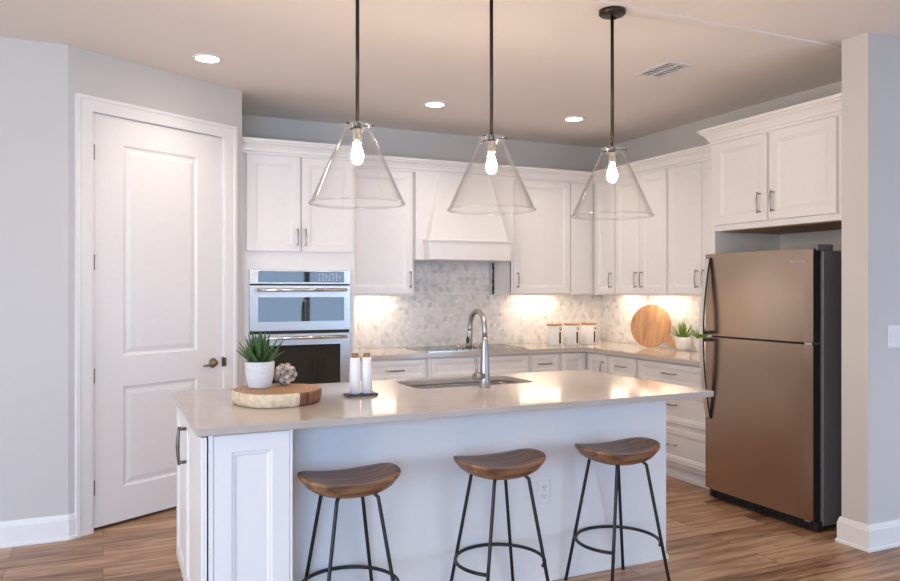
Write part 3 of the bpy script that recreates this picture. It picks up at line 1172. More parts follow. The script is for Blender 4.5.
fz = fdoor('freezer_door', 1.112, 1.664, 1.640, 1.120, False)
fd = fdoor('fridge_door', 0.068, 1.100, 1.092, 0.545, True)
bm = BM()
box(bm, W - 0.035, W + 0.010, 0.030, 0.16, 1.6525, 1.690, 0.004)
obj('hinge_cover', bm, M['fridge_side'], fr)
bm = BM()
box(bm, W - 0.055, W - 0.004, -0.002, 0.06, 1.1005, 1.1115)
obj('centre_hinge', bm, M['chrome'], fr)
bm = BM()
box(bm, 0.012, W + 0.008, 0.030, 0.075, 0.008, 0.064, 0.003)
for k in range(34):
    x = 0.03 + k * (W - 0.05) / 34
    box(bm, x, x + 0.014, 0.025, 0.032, 0.020, 0.052)
obj('toe_grille', bm, M['gasket'], fr)
for fx_ in (0.05, W - 0.05):
    for fy_ in (0.12, 0.62):
        bm = BM()
        lathe(bm, [(0, 0), (0.018, 0), (0.018, 0.012), (0.010, 0.014), (0.010, 0.037), (0, 0.037)], (fx_, fy_, 0), 14)
        obj('levelling_foot', bm, M['gasket'], fr)
bm = BM()
box(bm, W - 0.06, W - 0.02, 0.004, 0.030, 0.060, 0.0675)
obj('foot_hinge', bm, M['chrome'], fr)
# maker's wordmark: small raised lettering in the upper corner of the freezer door


def text_mesh(name, body, size, mat, parent, loc, rot, depth=0.0006):
    cu = bpy.data.curves.new(name, 'FONT')
    cu.body = body
    cu.size = size
    cu.extrude = depth
    cu.align_x = 'CENTER'
    cu.align_y = 'CENTER'
    to_ = bpy.data.objects.new(name + '_curve', cu)
    COL.objects.link(to_)
    dg = bpy.context.evaluated_depsgraph_get()
    me = bpy.data.meshes.new_from_object(to_.evaluated_get(dg))
    bpy.data.objects.remove(to_)
    bpy.data.curves.remove(cu)
    me.materials.clear()
    me.materials.append(mat)
    o = bpy.data.objects.new(name, me)
    COL.objects.link(o)
    o.parent = parent
    o.location = loc
    o.rotation_euler = rot
    return o


text_mesh('wordmark', 'Whirlpool', 0.027, M['chrome'], fz, (W - 0.100, -0.0035, 1.592), (PI / 2, 0, 0), 0.0008)

# ------------------------------------------------------------------ island
IX0, IX1, IY0, IY1 = 0.3125, 2.7947, 2.9087, 4.0306
isl = thing('kitchen_island', 'white kitchen island with a plain seating side behind the stools', 'island', (1.5, 3.5, 0))


def ip(bm):
    bmesh.ops.translate(bm, verts=bm.verts, vec=(-1.5, -3.5, 0))
    return bm


BX0, BX1, BYF, BYB = 0.352, 2.709, 3.165, 3.985
ITOP = 0.884
bm = BM()
BXS = 0.6725
box(bm, BXS, BX1, BYF, BYF + 0.018, 0, ITOP)
box(bm, BX1 - 0.018, BX1, BYF + 0.018, BYB, 0, ITOP)
box(bm, BXS, BXS + 0.018, BYF + 0.018, BYB, 0, ITOP)
box(bm, BXS + 0.018, BX1 - 0.018, BYB - 0.02, BYB, 0.1, ITOP)
box(bm, BXS + 0.018, BX1 - 0.018, BYF + 0.018, BYB - 0.02, 0.10, 0.118)
box(bm, BXS + 0.018, BX1 - 0.018, BYB - 0.07, BYB - 0.055, 0.0, 0.1)
obj('body', ip(bm), M['cab'], isl)
iec = thing('island_end_cabinet', 'white panelled cabinet at the left end of the island, dark pull on its side', 'cabinet', (0.515, 3.46, 0))


def ie(bm):
    bmesh.ops.translate(bm, verts=bm.verts, vec=(-0.515, -3.46, 0))
    return bm


bm = BM()
box(bm, 0.3575, 0.672, 2.957, BYB, 0, ITOP, 0.001, 1)
obj('carcass', ie(bm), M['cab'], iec)
bm = BM()
panel_front(bm, 0.660 - 0.375, 0.872, 0.019, 0.066, 0.009, 0.010, 0.375, 0.006, 2.957)
obj('end_panel', ie(bm), M['cab'], iec)
for a, b in ((0.3580, 0.3740), (0.6610, 0.6720)):
    bm = BM()
    box(bm, a, b, 2.935, 2.957, 0.0, ITOP, 0.001, 1)
    obj('stile', ie(bm), M['cab'], iec)
bm = BM()
box(bm, 0.3522, 0.3574, 2.946, 2.985, 0.0, ITOP - 0.001)
box(bm, 0.3522, 0.3574, 2.985, BYB - 0.002, 0.11, ITOP - 0.001)
obj('shadow_gap', ie(bm), M['dark'], iec)
# doors on the left end (face -x)
for a, b, hd in ((3.530, 2.938, 3.485), (3.975, 3.538, None)):
    bm = BM()
    panel_front(bm, a - b, 0.765, 0.020, 0.058, 0.009, 0.010, 0.0, 0.110)
    d = obj('door', bm, M['cab'], iec, (BX0 - 0.0005 - 0.515, a - 3.46, 0), (0, 0, RZ))
    if hd:
        pull('handle', d, a - hd, 0.745, 0.165, True, -0.020, M['hinge'], 1.35)
# working side (faces +y): doors and a drawer front
for k, (a, b, z0, z1, hv) in enumerate(((0.69, 1.04, 0.13, 0.875, 1.00), (1.05, 1.40, 0.13, 0.875, 1.09), (1.41, 1.84, 0.13, 0.875, 1.79), (1.85, 2.25, 0.13, 0.875, 1.90), (2.26, 2.69, 0.13, 0.875, 2.64))):
    bm = BM()
    panel_front(bm, b - a, z1 - z0, 0.020, 0.058, 0.009, 0.010, 0.0, z0)
    d = obj('door', bm, M['cab'], isl, (b - 1.5, BYB + 0.0005 - 3.5, 0), (0, 0, PI))
    pull('handle', d, b - hv, 0.70, 0.14, True, -0.020)
# shoe along the seating side
bm = BM()
box(bm, 0.674, BX1 + 0.006, BYF - 0.007, BYF, 0, 0.022, 0.003)
box(bm, BX1, BX1 + 0.010, BYF - 0.010, BYB, 0, 0.022, 0.003)
obj('shoe_moulding', ip(bm), M['cab'], isl)

# island worktop with the sink cut-out
SX0, SX1, SY0, SY1 = 1.470, 2.172, 3.595, 3.955


def slab_with_hole(bm, outer, inner, z0, z1):
    top = []
    es = []
    for loop in (outer, inner):
        vs = [bm.verts.new((x, y, z1)) for x, y in loop]
        top.append(vs)
        es += [bm.edges.new((vs[i], vs[(i + 1) % len(vs)])) for i in range(len(vs))]
    bmesh.ops.triangle_fill(bm, edges=es, use_beauty=True)
    ret = bmesh.ops.extrude_face_region(bm, geom=bm.faces[:])
    bmesh.ops.translate(bm, verts=[g for g in ret['geom'] if isinstance(g, bmesh.types.BMVert)], vec=(0, 0, z0 - z1))


bm = BM()
slab_with_hole(bm, [(IX0, IY0), (IX1, IY0), (IX1, IY1), (IX0, IY1)], rrect(SX0, SX1, SY0, SY1, 0.055, 6), 0.885, 0.914)
bmesh.ops.recalc_face_normals(bm, faces=bm.faces[:])
es = [e for e in bm.edges if len(e.link_faces) == 2 and abs(e.calc_face_angle(0)) > 1.0]
bmesh.ops.bevel(bm, geom=es, offset=0.0025, segments=2, affect='EDGES', profile=0.5, clamp_overlap=True)
tag(obj('island_worktop', bm, M['quartz']), 'glossy taupe quartz worktop of the island with sink cut-out', 'worktop')

# sink
sk = thing('sink', 'undermount stainless steel sink in the island worktop', 'sink', ((SX0 + SX1) / 2, (SY0 + SY1) / 2, 0.67))
bm = BM()
cxs, cys = (SX0 + SX1) / 2, (SY0 + SY1) / 2


def rl(ins, r, z):
    return [bm.verts.new((x - cxs, y - cys, z - 0.67)) for x, y in rrect(SX0 + ins, SX1 - ins, SY0 + ins, SY1 - ins, r, 6)]


loops = [rl(-0.008, 0.06, 0.8825), rl(-0.003, 0.055, 0.8825), rl(0.0, 0.052, 0.870), rl(0.010, 0.05, 0.72), rl(0.035, 0.05, 0.692), rl(0.14, 0.05, 0.688)]
for A, B in zip(loops[:-1], loops[1:]):
    for k in range(len(A)):
        f = bm.faces.new((A[k], A[(k + 1) % len(A)], B[(k + 1) % len(A)], B[k]))
        f.smooth = True
bm.faces.new(loops[-1])
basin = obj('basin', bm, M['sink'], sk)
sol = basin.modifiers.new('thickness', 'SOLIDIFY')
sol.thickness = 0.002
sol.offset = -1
bm = BM()
lathe(bm, [(0, 0), (0.045, 0.0), (0.045, 0.004), (0.030, 0.002), (0, 0.002)], (0, 0.02, 0.0185), 24)
obj('drain', bm, M['chrome'], sk)

# faucet
fa = thing('faucet', 'brushed nickel gooseneck pull-down faucet beside the island sink', 'faucet', (1.822, 3.536, 0.9141))
bm = BM()
lathe(bm, [(0, 0), (0.030, 0), (0.030, 0.004), (0.027, 0.008), (0.0255, 0.05), (0.022, 0.16), (0.0165, 0.24), (0.0150, 0.262), (0, 0.262)], (0, 0, 0), 28)
obj('body', bm, M['nickel'], fa)
bm = BM()
R = 0.088
pts = [(0, 0, 0.255), (0, 0, 0.29)]
zc_ = 0.302
for k in range(0, 19):
    a = PI - PI * 1.06 * k / 18
    pts.append((0, R + R * math.cos(a), zc_ + R * 1.05 * math.sin(a)))
tube(bm, pts, 0.0135, 14)
obj('spout', bm, M['nickel'], fa)
bm = BM()
e = Vector(pts[-1])
dirv = (Vector(pts[-1]) - Vector(pts[-2])).normalized()
dirv = (dirv + Vector((0, 0.28, 0))).normalized()
tube(bm, [e - dirv * 0.004, e + dirv * 0.008, e + dirv * 0.030, e + dirv * 0.075, e + dirv * 0.098], [0.0135, 0.0155, 0.0160, 0.0195, 0.0180], 16)
sp = obj('spray_head', bm, M['nickel'], fa)
bm = BM()
c0 = e + dirv * 0.050 + Vector((-0.0155, -0.012, 0))
ball(bm, c0, 0.011, 10, (0.8, 0.8, 1.9))
obj('spray_button', bm, M['gasket'], sp)
bm = BM()
tube(bm, [(0.0, 0, 0.058), (-0.045, -0.012, 0.058), (-0.068, -0.018, 0.058)], [0.021, 0.0205, 0.0195], 18)
hub = obj('lever_hub', bm, M['nickel'], fa)
bm = BM()
tube(bm, [(-0.056, -0.015, 0.062), (-0.057, -0.016, 0.10), (-0.060, -0.017, 0.152)], [0.0075, 0.0065, 0.0075], 10)
obj('lever', bm, M['nickel'], hub)

# ------------------------------------------------------------------ stools
st = thing('bar_stool', 'saddle-seat wooden bar stool at the left, nearest the panelled island end', 'stool', (0.908, 2.956, 0), 0, 'bar stools at the island')


def seat_bm():
    bm = BM()
    HL, HW = 0.203, 0.143
    nr, na = 9, 56

    def outline(a):
        ca, sa = math.cos(a), math.sin(a)
        p = 2.7
        r = (abs(ca) ** p + abs(sa) ** p) ** (-1 / p)
        return HL * r * ca, HW * r * sa

    def ztop(x, y):
        return 0.664 + 0.034 * (abs(x) / HL) ** 2.1 - 0.004 * (1 - (y / HW) ** 2)

    def zbot(x, y, r):
        bulge = (1 - min(1, r) ** 5.0)
        return ztop(x, y) - 0.020 - 0.040 * bulge ** 0.75
    layers = []
    for k in range(nr + 1):
        r = k / nr
        ring = []
        for j in range(na):
            x, y = outline(2 * PI * j / na)
            x, y = x * r, y * r
            ring.append((x, y, ztop(x, y)))
        layers.append(ring)
    mid = []
    for j in range(na):
        x, y = outline(2 * PI * j / na)
        mid.append((x * 1.018, y * 1.018, ztop(x, y) - 0.009))
    lower = []
    for k in range(nr, -1, -1):
        r = k / nr
        ring = []
        for j in range(na):
            x, y = outline(2 * PI * j / na)
            x, y = x * r * 0.985, y * r * 0.985
            ring.append((x, y, zbot(x, y, r)))
        lower.append(ring)
    allr = layers[1:] + [mid] + lower[:-1]
    V_ = [[bm.verts.new(p) for p in ring] for ring in allr]
    c0 = bm.verts.new(layers[0][0])
    c1 = bm.verts.new(lower[-1][0])
    for A, B in zip(V_[:-1], V_[1:]):
        for j in range(na):
            bm.faces.new((A[j], A[(j + 1) % na], B[(j + 1) % na], B[j])).smooth = True
    for j in range(na):
        bm.faces.new((c0, V_[0][j], V_[0][(j + 1) % na])).smooth = True
        bm.faces.new((c1, V_[-1][(j + 1) % na], V_[-1][j])).smooth = True
    return bm


obj('seat', seat_bm(), M['seat'], st)
LT, LB = (0.083, 0.107, 0.612), (0.172, 0.182, 0.0)
for sx in (-1, 1):
    for sy in (-1, 1):
        bm = BM()
        a = Vector((sx * LT[0], sy * LT[1], LT[2]))
        b = Vector((sx * LB[0], sy * LB[1], 0.004))
        d = (b - a).normalized()
        inner = Vector((sx * 0.045, sy * 0.058, 0.619))
        tube(bm, [inner, inner.lerp(a, 0.7) + Vector((0, 0, 0.003)), a + d * 0.010, a + d * 0.035, a.lerp(b, 0.5), b], 0.0078, 10)
        leg = obj('leg', bm, M['black_metal'], st)
        bm = BM()
        lathe(bm, [(0, 0), (0.0095, 0), (0.0095, 0.008), (0, 0.010)], (b.x, b.y, 0), 12)
        obj('foot_cap', bm, M['gasket'], leg)
bm = BM()
zr = 0.230
u = (LT[2] - zr) / LT[2]
ex, ey = LT[0] + (LB[0] - LT[0]) * u, LT[1] + (LB[1] - LT[1]) * u
r_ = math.hypot(ex, ey) - 0.0095
a0 = math.atan2(-ey, -ex)
a1 = math.atan2(-ey, ex)
span = 2 * PI - (a1 - a0)
tube(bm, [(r_ * math.cos(a0 - span * k / 48), r_ * math.sin(a0 - span * k / 48), zr) for k in range(49)], 0.0078, 10)
obj('foot_ring', bm, M['black_metal'], st)
dup(st, 'saddle-seat wooden bar stool in the middle of the three', (1.598, 2.956, 0))
dup(st, 'saddle-seat wooden bar stool at the right, nearest the refrigerator', (2.236, 2.956, 0))

# ------------------------------------------------------------------ pendants
pn = thing('pendant_light', 'clear glass cone pendant on a bronze rod, leftmost over the island', 'pendant light', (0.987, 3.10, 1.789), 0, 'glass pendants over the island')
pn.scale = (1, 1, 0.955)
ZT = (ZC - 1.789) / 0.955
bm = BM()
prof_o = [(0.204, 0.0), (0.2065, 0.003), (0.2055, 0.007), (0.199, 0.011), (0.060, 0.328), (0.055, 0.336), (0.056, 0.342), (0.061, 0.346), (0.0625, 0.352), (0.060, 0.358), (0.055, 0.360)]
prof_i = [(0.050, 0.358), (0.050, 0.338), (0.056, 0.326), (0.194, 0.010), (0.199, 0.002)]
lathe(bm, prof_o + prof_i, (0, 0, 0), 56, True, close=True)
for f in bm.faces:
    zc = f.calc_center_median().z
    if zc > 0.337 or zc < 0.0095:
        f.material_index = 1
obj('glass_shade', bm, None, pn, mats=[M['glass'], M['glass_edge']])
bm = BM()
lathe(bm, [(0, ZT - 0.026), (0.060, ZT - 0.026), (0.066, ZT - 0.020), (0.066, ZT - 0.0005), (0, ZT - 0.0005)], (0, 0, 0), 36)
for a in (0.6, 0.6 + PI):
    lathe(bm, [(0, -0.034), (0.006, -0.034), (0.006, -0.026), (0, -0.026)], (0.040 * math.cos(a), 0.040 * math.sin(a), ZT), 10)
obj('canopy', bm, M['bronze'], pn)
bm = BM()
tube(bm, [(0, 0, 0.352), (0, 0, ZT - 0.024)], 0.0085, 12)
obj('rod', bm, M['bronze'], pn)
bm = BM()
lathe(bm, [(0, 0.366), (0.014, 0.366), (0.016, 0.356), (0.017, 0.352), (0.017, 0.338), (0, 0.338)], (0, 0, 0), 20)
# spider arms with thumb screws that clamp the glass rim
for k in range(3):
    a = -0.43 + k * 2 * PI / 3
    ca, sa = math.cos(a), math.sin(a)
    tube(bm, [(0.014 * ca, 0.014 * sa, 0.350), (0.050 * ca, 0.050 * sa, 0.350)], 0.0022, 8)
    tube(bm, [(0.048 * ca, 0.048 * sa, 0.350), (0.066 * ca, 0.066 * sa, 0.350)], 0.0028, 8)
    tube(bm, [(0.064 * ca, 0.064 * sa, 0.350), (0.071 * ca, 0.071 * sa, 0.350)], 0.005, 8)
sck = obj('socket', bm, M['bronze'], pn)
bm = BM()
lathe(bm, [(0, 0.3375), (0.015, 0.3375), (0.018, 0.334), (0.018, 0.292), (0.020, 0.290), (0.020, 0.278), (0.014, 0.276), (0, 0.276)], (0, 0, 0), 20)
obj('socket_sleeve', bm, M['chrome'], sck)
bm = BM()
lathe(bm, [(0, 0.178), (0.012, 0.181), (0.021, 0.191), (0.026, 0.207), (0.0255, 0.224), (0.019, 0.246), (0.0135, 0.262), (0.0125, 0.2755), (0, 0.2755)], (0, 0, 0), 20)
obj('bulb', bm, M['bulb'], pn)
dup(pn, 'clear glass cone pendant on a bronze rod, middle one over the faucet', (1.632, 3.10, 1.789))
dup(pn, 'clear glass cone pendant on a bronze rod, rightmost with visible ceiling canopy', (2.313, 3.10, 1.789))

# ------------------------------------------------------------------ ceiling fittings
cl = thing('recessed_light', 'round recessed ceiling light above the pantry door', 'ceiling light', (0.573, 4.755, ZC), 0, 'recessed ceiling lights')
bm = BM()
lathe(bm, [(0.066, -0.0005), (0.070, -0.009), (0.080, -0.010), (0.088, -0.006), (0.090, -0.0005)], (0, 0, 0), 36, close=True)
obj('trim_ring', bm, M['trim'], cl)
bm = BM()
lathe(bm, [(0, -0.0065), (0.067, -0.0065), (0.067, -0.0008), (0, -0.0008)], (0, 0, 0), 32)
obj('lens', bm, M['can_lens'], cl)
spot = bpy.data.lights.new('downlight_beam', 'SPOT')
spot.energy = CAN_POWER
spot.color = (1.0, 0.84, 0.69)
spot.spot_size = math.radians(132)
spot.spot_blend = 1.0
spot.shadow_soft_size = 0.06
so = bpy.data.objects.new('downlight_beam', spot)
COL.objects.link(so)
so.parent = cl
so.location = (0, 0, -0.016)
dup(cl, 'round recessed ceiling light behind the first two pendants', (2.272, 5.226, ZC))
dup(cl, 'round recessed ceiling light nearest the back corner, by the third pendant', (3.498, 5.198, ZC))
living = spot.copy()
living.spot_size = math.radians(105)
living.energy = FILL_CAN_POWER
for k, (x, y) in enumerate(((-3.4, 1.0), (-1.7, -0.6), (1.2, -0.6), (4.6, -0.6), (4.9, 1.4), (1.6, 1.0))):  # extra downlights added out of view to fill the kitchen with light
    r = dup(cl, ['unseen added ceiling light left of the viewer', 'unseen added ceiling light in the rear left of the living area',
             'unseen added ceiling light in the rear middle of the living area', 'unseen added ceiling light in the rear right of the living area',
             'unseen added ceiling light right of the viewer', 'unseen added ceiling light just ahead of the viewer'][k], (x, y, ZC + 0.009))
    for c in r.children:
        if c.type == 'LIGHT':
            c.data = living


vt = thing('ceiling_vent', 'white rectangular air vent in the ceiling above the refrigerator', 'vent', (3.232, 3.80, ZC), 0)
bm = BM()
x0, x1, y0, y1 = -0.105, 0.105, -0.165, 0.165
f_ = 0.026
for a, b, c_, d_ in ((x0, x1, y0, y0 + f_), (x0, x1, y1 - f_, y1), (x0, x0 + f_, y0 + f_, y1 - f_), (x1 - f_, x1, y0 + f_, y1 - f_)):
    box(bm, a, b, c_, d_, -0.008, -0.0005, 0.002)
obj('frame', bm, M['vent'], vt)
bm = BM()
box(bm, x0 + f_, x1 - f_, y0 + f_, y1 - f_, -0.0015, -0.0006)
obj('backing', bm, M['vent_dark'], vt)
bm = BM()
for k in range(9):
    y = y0 + f_ + 0.014 + k * (y1 - y0 - 2 * f_ - 0.02) / 8.3
    box(bm, x0 + f_, x1 - f_, y, y + 0.007, -0.008, -0.004)
box(bm, -0.006, 0.006, y0 + f_, y1 - f_, -0.009, -0.003)
obj('louvres', bm, M['vent'], vt)

# ------------------------------------------------------------------ lamps under the upper cabinets
uc = thing('under_cabinet_light', 'slim lamp under the upper cabinet left of the hood', 'lamp', (2.05, 6.05, UB + 0.030), 0, 'slim lamps under the upper cabinets')
bm = BM()
box(bm, -0.23, 0.23, -0.025, 0.025, -0.014, -0.0005, 0.002)
obj('housing', bm, M['plastic'], uc)
bm = BM()
box(bm, -0.215, 0.215, -0.020, 0.020, -0.0165, -0.0145)
obj('diffuser', bm, M['under'], uc)
dup(uc, 'slim lamp under the upper cabinet right of the hood', (3.70, 6.05, UB + 0.030))
dup(uc, 'slim lamp under the right wall cabinet above the cutting board', (4.35, 5.19, UB + 0.030), PI / 2)
dup(uc, 'added slim lamp under the narrow right wall cabinet by the corner', (4.35, 5.687, UB + 0.030), PI / 2).scale = (0.66, 1, 1)  # extra lamp added to warm the tiles near the corner
dup(uc, 'slim lamp under the right wall cabinet nearest the refrigerator', (4.35, 4.46, UB + 0.030), PI / 2)

# ------------------------------------------------------------------ switches and sockets


def plate(name, label, cat, loc, rz, w, h, kind, group=None):
    """local front faces -y"""
    t = thing(name, label, cat, loc, rz, group)
    bm = BM()
    box(bm, -w / 2, w / 2, -0.006, -0.0003, -h / 2, h / 2, 0.003)
    obj('cover_plate', bm, M['plastic'], t)
    if kind == 'socket':
        for zc in (-0.021, 0.021):
            bm = BM()
            prism(bm, rrect(-0.017, 0.017, -0.015, 0.015, 0.007, 4), 0, 0.002)
            bmesh.ops.rotate(bm, verts=bm.verts, matrix=Matrix.Rotation(PI / 2, 3, 'X'))
            bmesh.ops.translate(bm, verts=bm.verts, vec=(0, -0.006, zc))
            r = obj('receptacle', bm, M['plastic'], t)
            bm = BM()
            for xx in (-0.007, 0.007):
                box(bm, xx - 0.0012, xx + 0.0012, -0.0086, -0.0079, zc - 0.001, zc + 0.008)
            lathe(bm, [(0, 0), (0.0022, 0), (0.0022, 0.0008), (0, 0.0008)], (0, 0, 0), 8)
            for v in bm.verts[-18:]:
                pass
            obj('slots', bm, M['slot'], r) if False else None
            bm.free() if True else None
            bm = BM()
            for xx in (-0.007, 0.007):
                box(bm, xx - 0.0014, xx + 0.0014, -0.0088, -0.0079, zc - 0.001, zc + 0.008)
            box(bm, -0.002, 0.002, -0.0088, -0.0079, zc - 0.010, zc - 0.006)
            obj('slots', bm, M['slot'], r)
    else:
        n = kind
        for k in range(n):
            xx = (k - (n - 1) / 2) * 0.046
            bm = BM()
            box(bm, xx - 0.016, xx + 0.016, -0.010, -0.006, -0.033, 0.033, 0.002)
            obj('rocker', bm, M['plastic'], t)
    return t


plate('power_outlet', 'white double outlet on the island seating side behind the stools', 'outlet', (1.952, BYF, 0.440), 0, 0.070, 0.115, 'socket')
plate('power_outlet', 'white double outlet on the tiles right of the cooktop', 'outlet', (3.597, YB - 0.0085, 1.143), 0, 0.070, 0.115, 'socket')
plate('power_outlet', 'white double outlet on the tiles beside the wall oven', 'outlet', (2.012, YB - 0.0085, 1.123), 0, 0.070, 0.115, 'socket')
plate('light_switch', 'white double rocker switch on the right wing wall', 'light switch', (4.003, 2.80, 1.163), 0, 0.116, 0.125, 2)

# ------------------------------------------------------------------ decor on the island
# live-edge wooden slab
sb = thing('wood_slab', 'thick round live-edge wood slab on the island', 'board', (0.722, 3.458, 0.9142))
rnd = random.Random(11)
ns = 64
rad = [0.200 + 0.005 * math.sin(3 * 2 * PI * k / ns + 1) + 0.004 * math.sin(5 * 2 * PI * k / ns) for k in range(ns)]
zlist = [(0.0, 0.90), (0.002, 0.965), (0.012, 0.985), (0.030, 1.0), (0.050, 1.0), (0.057, 0.992), (0.060, 0.975)]
bm = BM()
rings = [[bm.verts.new((rad[k] * s * math.cos(2 * PI * k / ns), rad[k] * s * math.sin(2 * PI * k / ns), z)) for k in range(ns)] for z, s in zlist]
for A, B in zip(rings[:-1], rings[1:]):
    for k in range(ns):
        f = bm.faces.new((A[k], A[(k + 1) % ns], B[(k + 1) % ns], B[k]))
        f.smooth = True
        ang = (2 * PI * (k + 0.5) / ns) % (2 * PI)
        f.material_index = 1 if not (math.radians(285) < ang < math.radians(360)) else 2
bm.faces.new(rings[-1])
bm.faces.new(rings[0][::-1])
obj('slab', bm, None, sb, mats=[M['slab_top'], M['slab_bark'], M['slab_core']])


def leaf_blade(bm, base, az, el, length, width, curl=0.25, seg=6):
    d = Vector((math.cos(az) * math.cos(el), math.sin(az) * math.cos(el), math.sin(el)))
    side = Vector((-math.sin(az), math.cos(az), 0))
    nrm = side.cross(d).normalized()
    L = []
    for k in range(seg + 1):
        t = k / seg
        p = Vector(base) + d * length * t + nrm * (-curl * length * t * t * -1 if False else curl * length * t * t * -0.5)
        wv = width * (0.75 + 0.6 * t) * (1 - t) ** 0.75 if t < 1 else 0
        wv = max(wv, 0.0004)
        th = 0.22 * wv + 0.0006
        L.append([bm.verts.new(p + side * wv * 0.5 + nrm * th * 0.6), bm.verts.new(p - nrm * th), bm.verts.new(p - side * wv * 0.5 + nrm * th * 0.6), bm.verts.new(p + nrm * th * 0.1)])
    for A, B in zip(L[:-1], L[1:]):
        for k in range(4):
            bm.faces.new((A[k], A[(k + 1) % 4], B[(k + 1) % 4], B[k])).smooth = True
    bm.faces.new(L[0])
    bm.faces.new(L[-1][::-1])


def potted(name, label, loc, pr, ph, potmat, leafmat, nl, ll, lw, seed, taper=0.78):
    t = thing(name, label, 'plant', loc)
    bm = BM()
    lathe(bm, [(0, 0), (pr * taper * 0.86, 0), (pr * taper, 0.006), (pr * 0.96, ph * 0.45), (pr, ph * 0.75), (pr, ph - 0.003), (pr - 0.003, ph), (pr - 0.008, ph - 0.002), (pr - 0.009, ph * 0.8), (0, ph * 0.8)], (0, 0, 0), 36)
    obj('pot', bm, potmat, t)
    bm = BM()
    lathe(bm, [(0, 0), (pr - 0.010, 0), (pr - 0.012, 0.006), (0, 0.010)], (0, 0, ph * 0.81), 24)
    obj('soil', bm, M['soil'], t)
    rnd = random.Random(seed)
    for k in range(nl):
        u = k / nl
        el = math.radians(88 - 62 * u ** 0.85)
        az = k * 2.39996 + rnd.uniform(-0.2, 0.2)
        ln = ll * (1.0 - 0.22 * u) * rnd.uniform(0.9, 1.08)
        rb = pr * 0.30 * u
        bm = BM()
        leaf_blade(bm, (rb * math.cos(az), rb * math.sin(az), ph * 0.86), az, el, ln, lw * rnd.uniform(0.85, 1.1), curl=rnd.uniform(-0.05, 0.30))
        obj('leaf', bm, leafmat, t)
    return t


potted('potted_succulent', 'spiky green succulent in a ribbed white pot on the wood slab', (0.655, 3.525, 0.9744), 0.066, 0.122, M['pot'], M['leaf'], 30, 0.165, 0.036, 4)
potted('potted_succulent', 'small bright succulent in a white pot right of the cutting board', (4.395, 4.925, 0.9142), 0.064, 0.112, M['ceramic'], M['leaf2'], 26, 0.150, 0.024, 8)
potted('potted_succulent', 'small bright succulent half hidden by the refrigerator handle', (4.395, 4.700, 0.9142), 0.060, 0.112, M['ceramic'], M['leaf2'], 26, 0.150, 0.024, 9, 0.62)

# knot of beads
kb = BM()
rnd = random.Random(2)
pts = []
for k in range(26):
    y_ = 1 - 2 * (k + 0.5) / 26
    r = math.sqrt(1 - y_ * y_)
    a = k * 2.39996
    pts.append((0.040 * r * math.cos(a), 0.040 * r * math.sin(a), 0.0535 + 0.037 * y_))
for p in pts:
    ball(kb, p, 0.0155 + 0.002 * rnd.random(), 12)
ball(kb, (0, 0, 0.053), 0.036, 12)
zmin = min(v.co.z for v in kb.verts)
bmesh.ops.translate(kb, verts=kb.verts, vec=(0, 0, -zmin))
tag(obj('bead_ornament', kb, M['knot'], None, (0.780, 3.562, 0.9744)), 'knobbly grey brown bead ball beside the succulent pot', 'ornament')

# shakers on a tray
tr = BM()
prism(tr, rrect(-0.078, 0.078, -0.040, 0.040, 0.012), 0, 0.012, 0.003)
tag(obj('shaker_tray', tr, M['tray'], None, (1.128, 3.492, 0.9142)), 'small dark slate tray under the two white shakers', 'tray')
sh = thing('shaker', 'tall white shaker with wooden cap, left one on the slate tray', 'shaker', (1.099, 3.492, 0.9264), 0, 'white shakers')
bm = BM()
lathe(bm, [(0, 0), (0.025, 0), (0.0265, 0.003), (0.0255, 0.10), (0.0235, 0.166), (0.0205, 0.172), (0, 0.172)], (0, 0, 0), 28)
obj('bottle', bm, M['ceramic'], sh)
bm = BM()
lathe(bm, [(0, 0.1722), (0.0165, 0.1722), (0.017, 0.176), (0.017, 0.190), (0.0155, 0.193), (0, 0.193)], (0, 0, 0), 24)
obj('cap', bm, M['cork'], sh)
dup(sh, 'tall white shaker with wooden cap, right one on the slate tray', (1.158, 3.492, 0.9264))

# ------------------------------------------------------------------ decor on the back worktop
ca_ = thing('canister', 'white canister with wooden lid, leftmost of the three by the corner', 'canister', (3.730, 5.86, 0.9142), 0, 'kitchen canisters')
bm = BM()
lathe(bm, [(0, 0), (0.066, 0), (0.069, 0.003), (0.069, 0.176), (0.066, 0.179), (0, 0.179)], (0, 0, 0), 36)
obj('jar', bm, M['ceramic'], ca_)
bm = BM()
lathe(bm, [(0, 0.1792), (0.070, 0.1792), (0.073, 0.183), (0.073, 0.194), (0.070, 0.197), (0, 0.197)], (0, 0, 0), 36)
obj('lid', bm, M['lid'], ca_)
bm = BM()
ang = math.radians(-84)
dx, dy = math.cos(ang), math.sin(ang)


def on_jar(a, z, off=0.0):
    return (math.cos(a) * (0.069 + off), math.sin(a) * (0.069 + off), z)


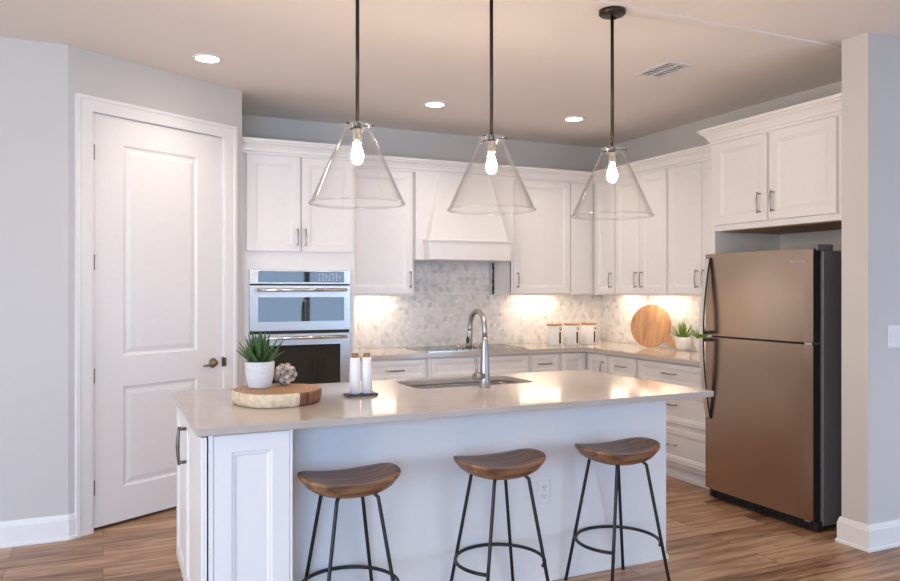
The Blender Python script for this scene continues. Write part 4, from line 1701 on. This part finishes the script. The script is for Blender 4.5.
aa = math.radians(-74)
L1 = [on_jar(aa, 0.166, 0.002), on_jar(aa, 0.158, 0.012), on_jar(aa, 0.144, 0.012), on_jar(aa, 0.136, 0.002)]
tube(bm, L1, 0.0035, 8)
tube(bm, [on_jar(aa - 0.16, 0.160, 0.003), on_jar(aa - 0.16, 0.144, 0.008), on_jar(aa + 0.16, 0.144, 0.008), on_jar(aa + 0.16, 0.160, 0.003)], 0.0022, 6)
obj('clasp', bm, M['hinge'], ca_)
bm = BM()
n = 6
half = 0.16
for j in range(n):
    a_, b_ = aa - half + 2 * half * j / n, aa - half + 2 * half * (j + 1) / n
    vs = [bm.verts.new(on_jar(a_, 0.018, 0.001)), bm.verts.new(on_jar(b_, 0.018, 0.001)), bm.verts.new(on_jar(b_, 0.122, 0.001)), bm.verts.new(on_jar(a_, 0.122, 0.001))]
    bm.faces.new(vs)
ret = bmesh.ops.extrude_face_region(bm, geom=bm.faces[:])
for g in ret['geom']:
    if isinstance(g, bmesh.types.BMVert):
        g.co.x *= 0.985
        g.co.y *= 0.985
tag(obj('name_strip', bm, M['bronze'], ca_), 'dark vertical lettering strip')
dup(ca_, 'white canister with wooden lid, middle of the three by the corner', (3.915, 5.86, 0.9142))
dup(ca_, 'white canister with wooden lid, rightmost of the three by the corner', (4.105, 5.86, 0.9142))

# round cutting board with handle, leaning on the right wall
Rb = 0.186
bm = BM()
outl = []
ha = math.radians(-33)            # handle direction in the board plane
hwid = 0.034
a_in = math.asin(hwid / Rb)
nn = 60
for k in range(nn + 1):
    a = ha + a_in + (2 * PI - 2 * a_in) * k / nn
    outl.append((Rb * math.cos(a), Rb * math.sin(a)))
hd = Vector((math.cos(ha), math.sin(ha)))
hn = Vector((-hd.y, hd.x))
for s, dist in ((-1, 0.20), (-0.75, 0.25), (-0.72, 0.315), (-0.4, 0.333), (0.0, 0.338), (0.4, 0.333), (0.72, 0.315), (0.75, 0.25), (1, 0.20)):
    p = hd * dist + hn * hwid * s
    outl.append((p.x, p.y))
prism(bm, outl, -0.010, 0.010, 0.004)
# stand it up: board x -> local x, board y -> local z
bmesh.ops.rotate(bm, verts=bm.verts, matrix=Matrix.Rotation(PI / 2, 3, 'X'))
lean = math.radians(10)
bmesh.ops.rotate(bm, verts=bm.verts, matrix=Matrix.Rotation(-lean, 3, 'X'))
zmin = min(v.co.z for v in bm.verts)
bmesh.ops.translate(bm, verts=bm.verts, vec=(0, 0, -zmin))
cb = obj('cutting_board', bm, M['board'], None, (4.340, 5.270, 0.9143), (0, 0, -math.radians(66)))
tag(cb, 'round wooden cutting board with handle leaning on the right backsplash', 'cutting board')
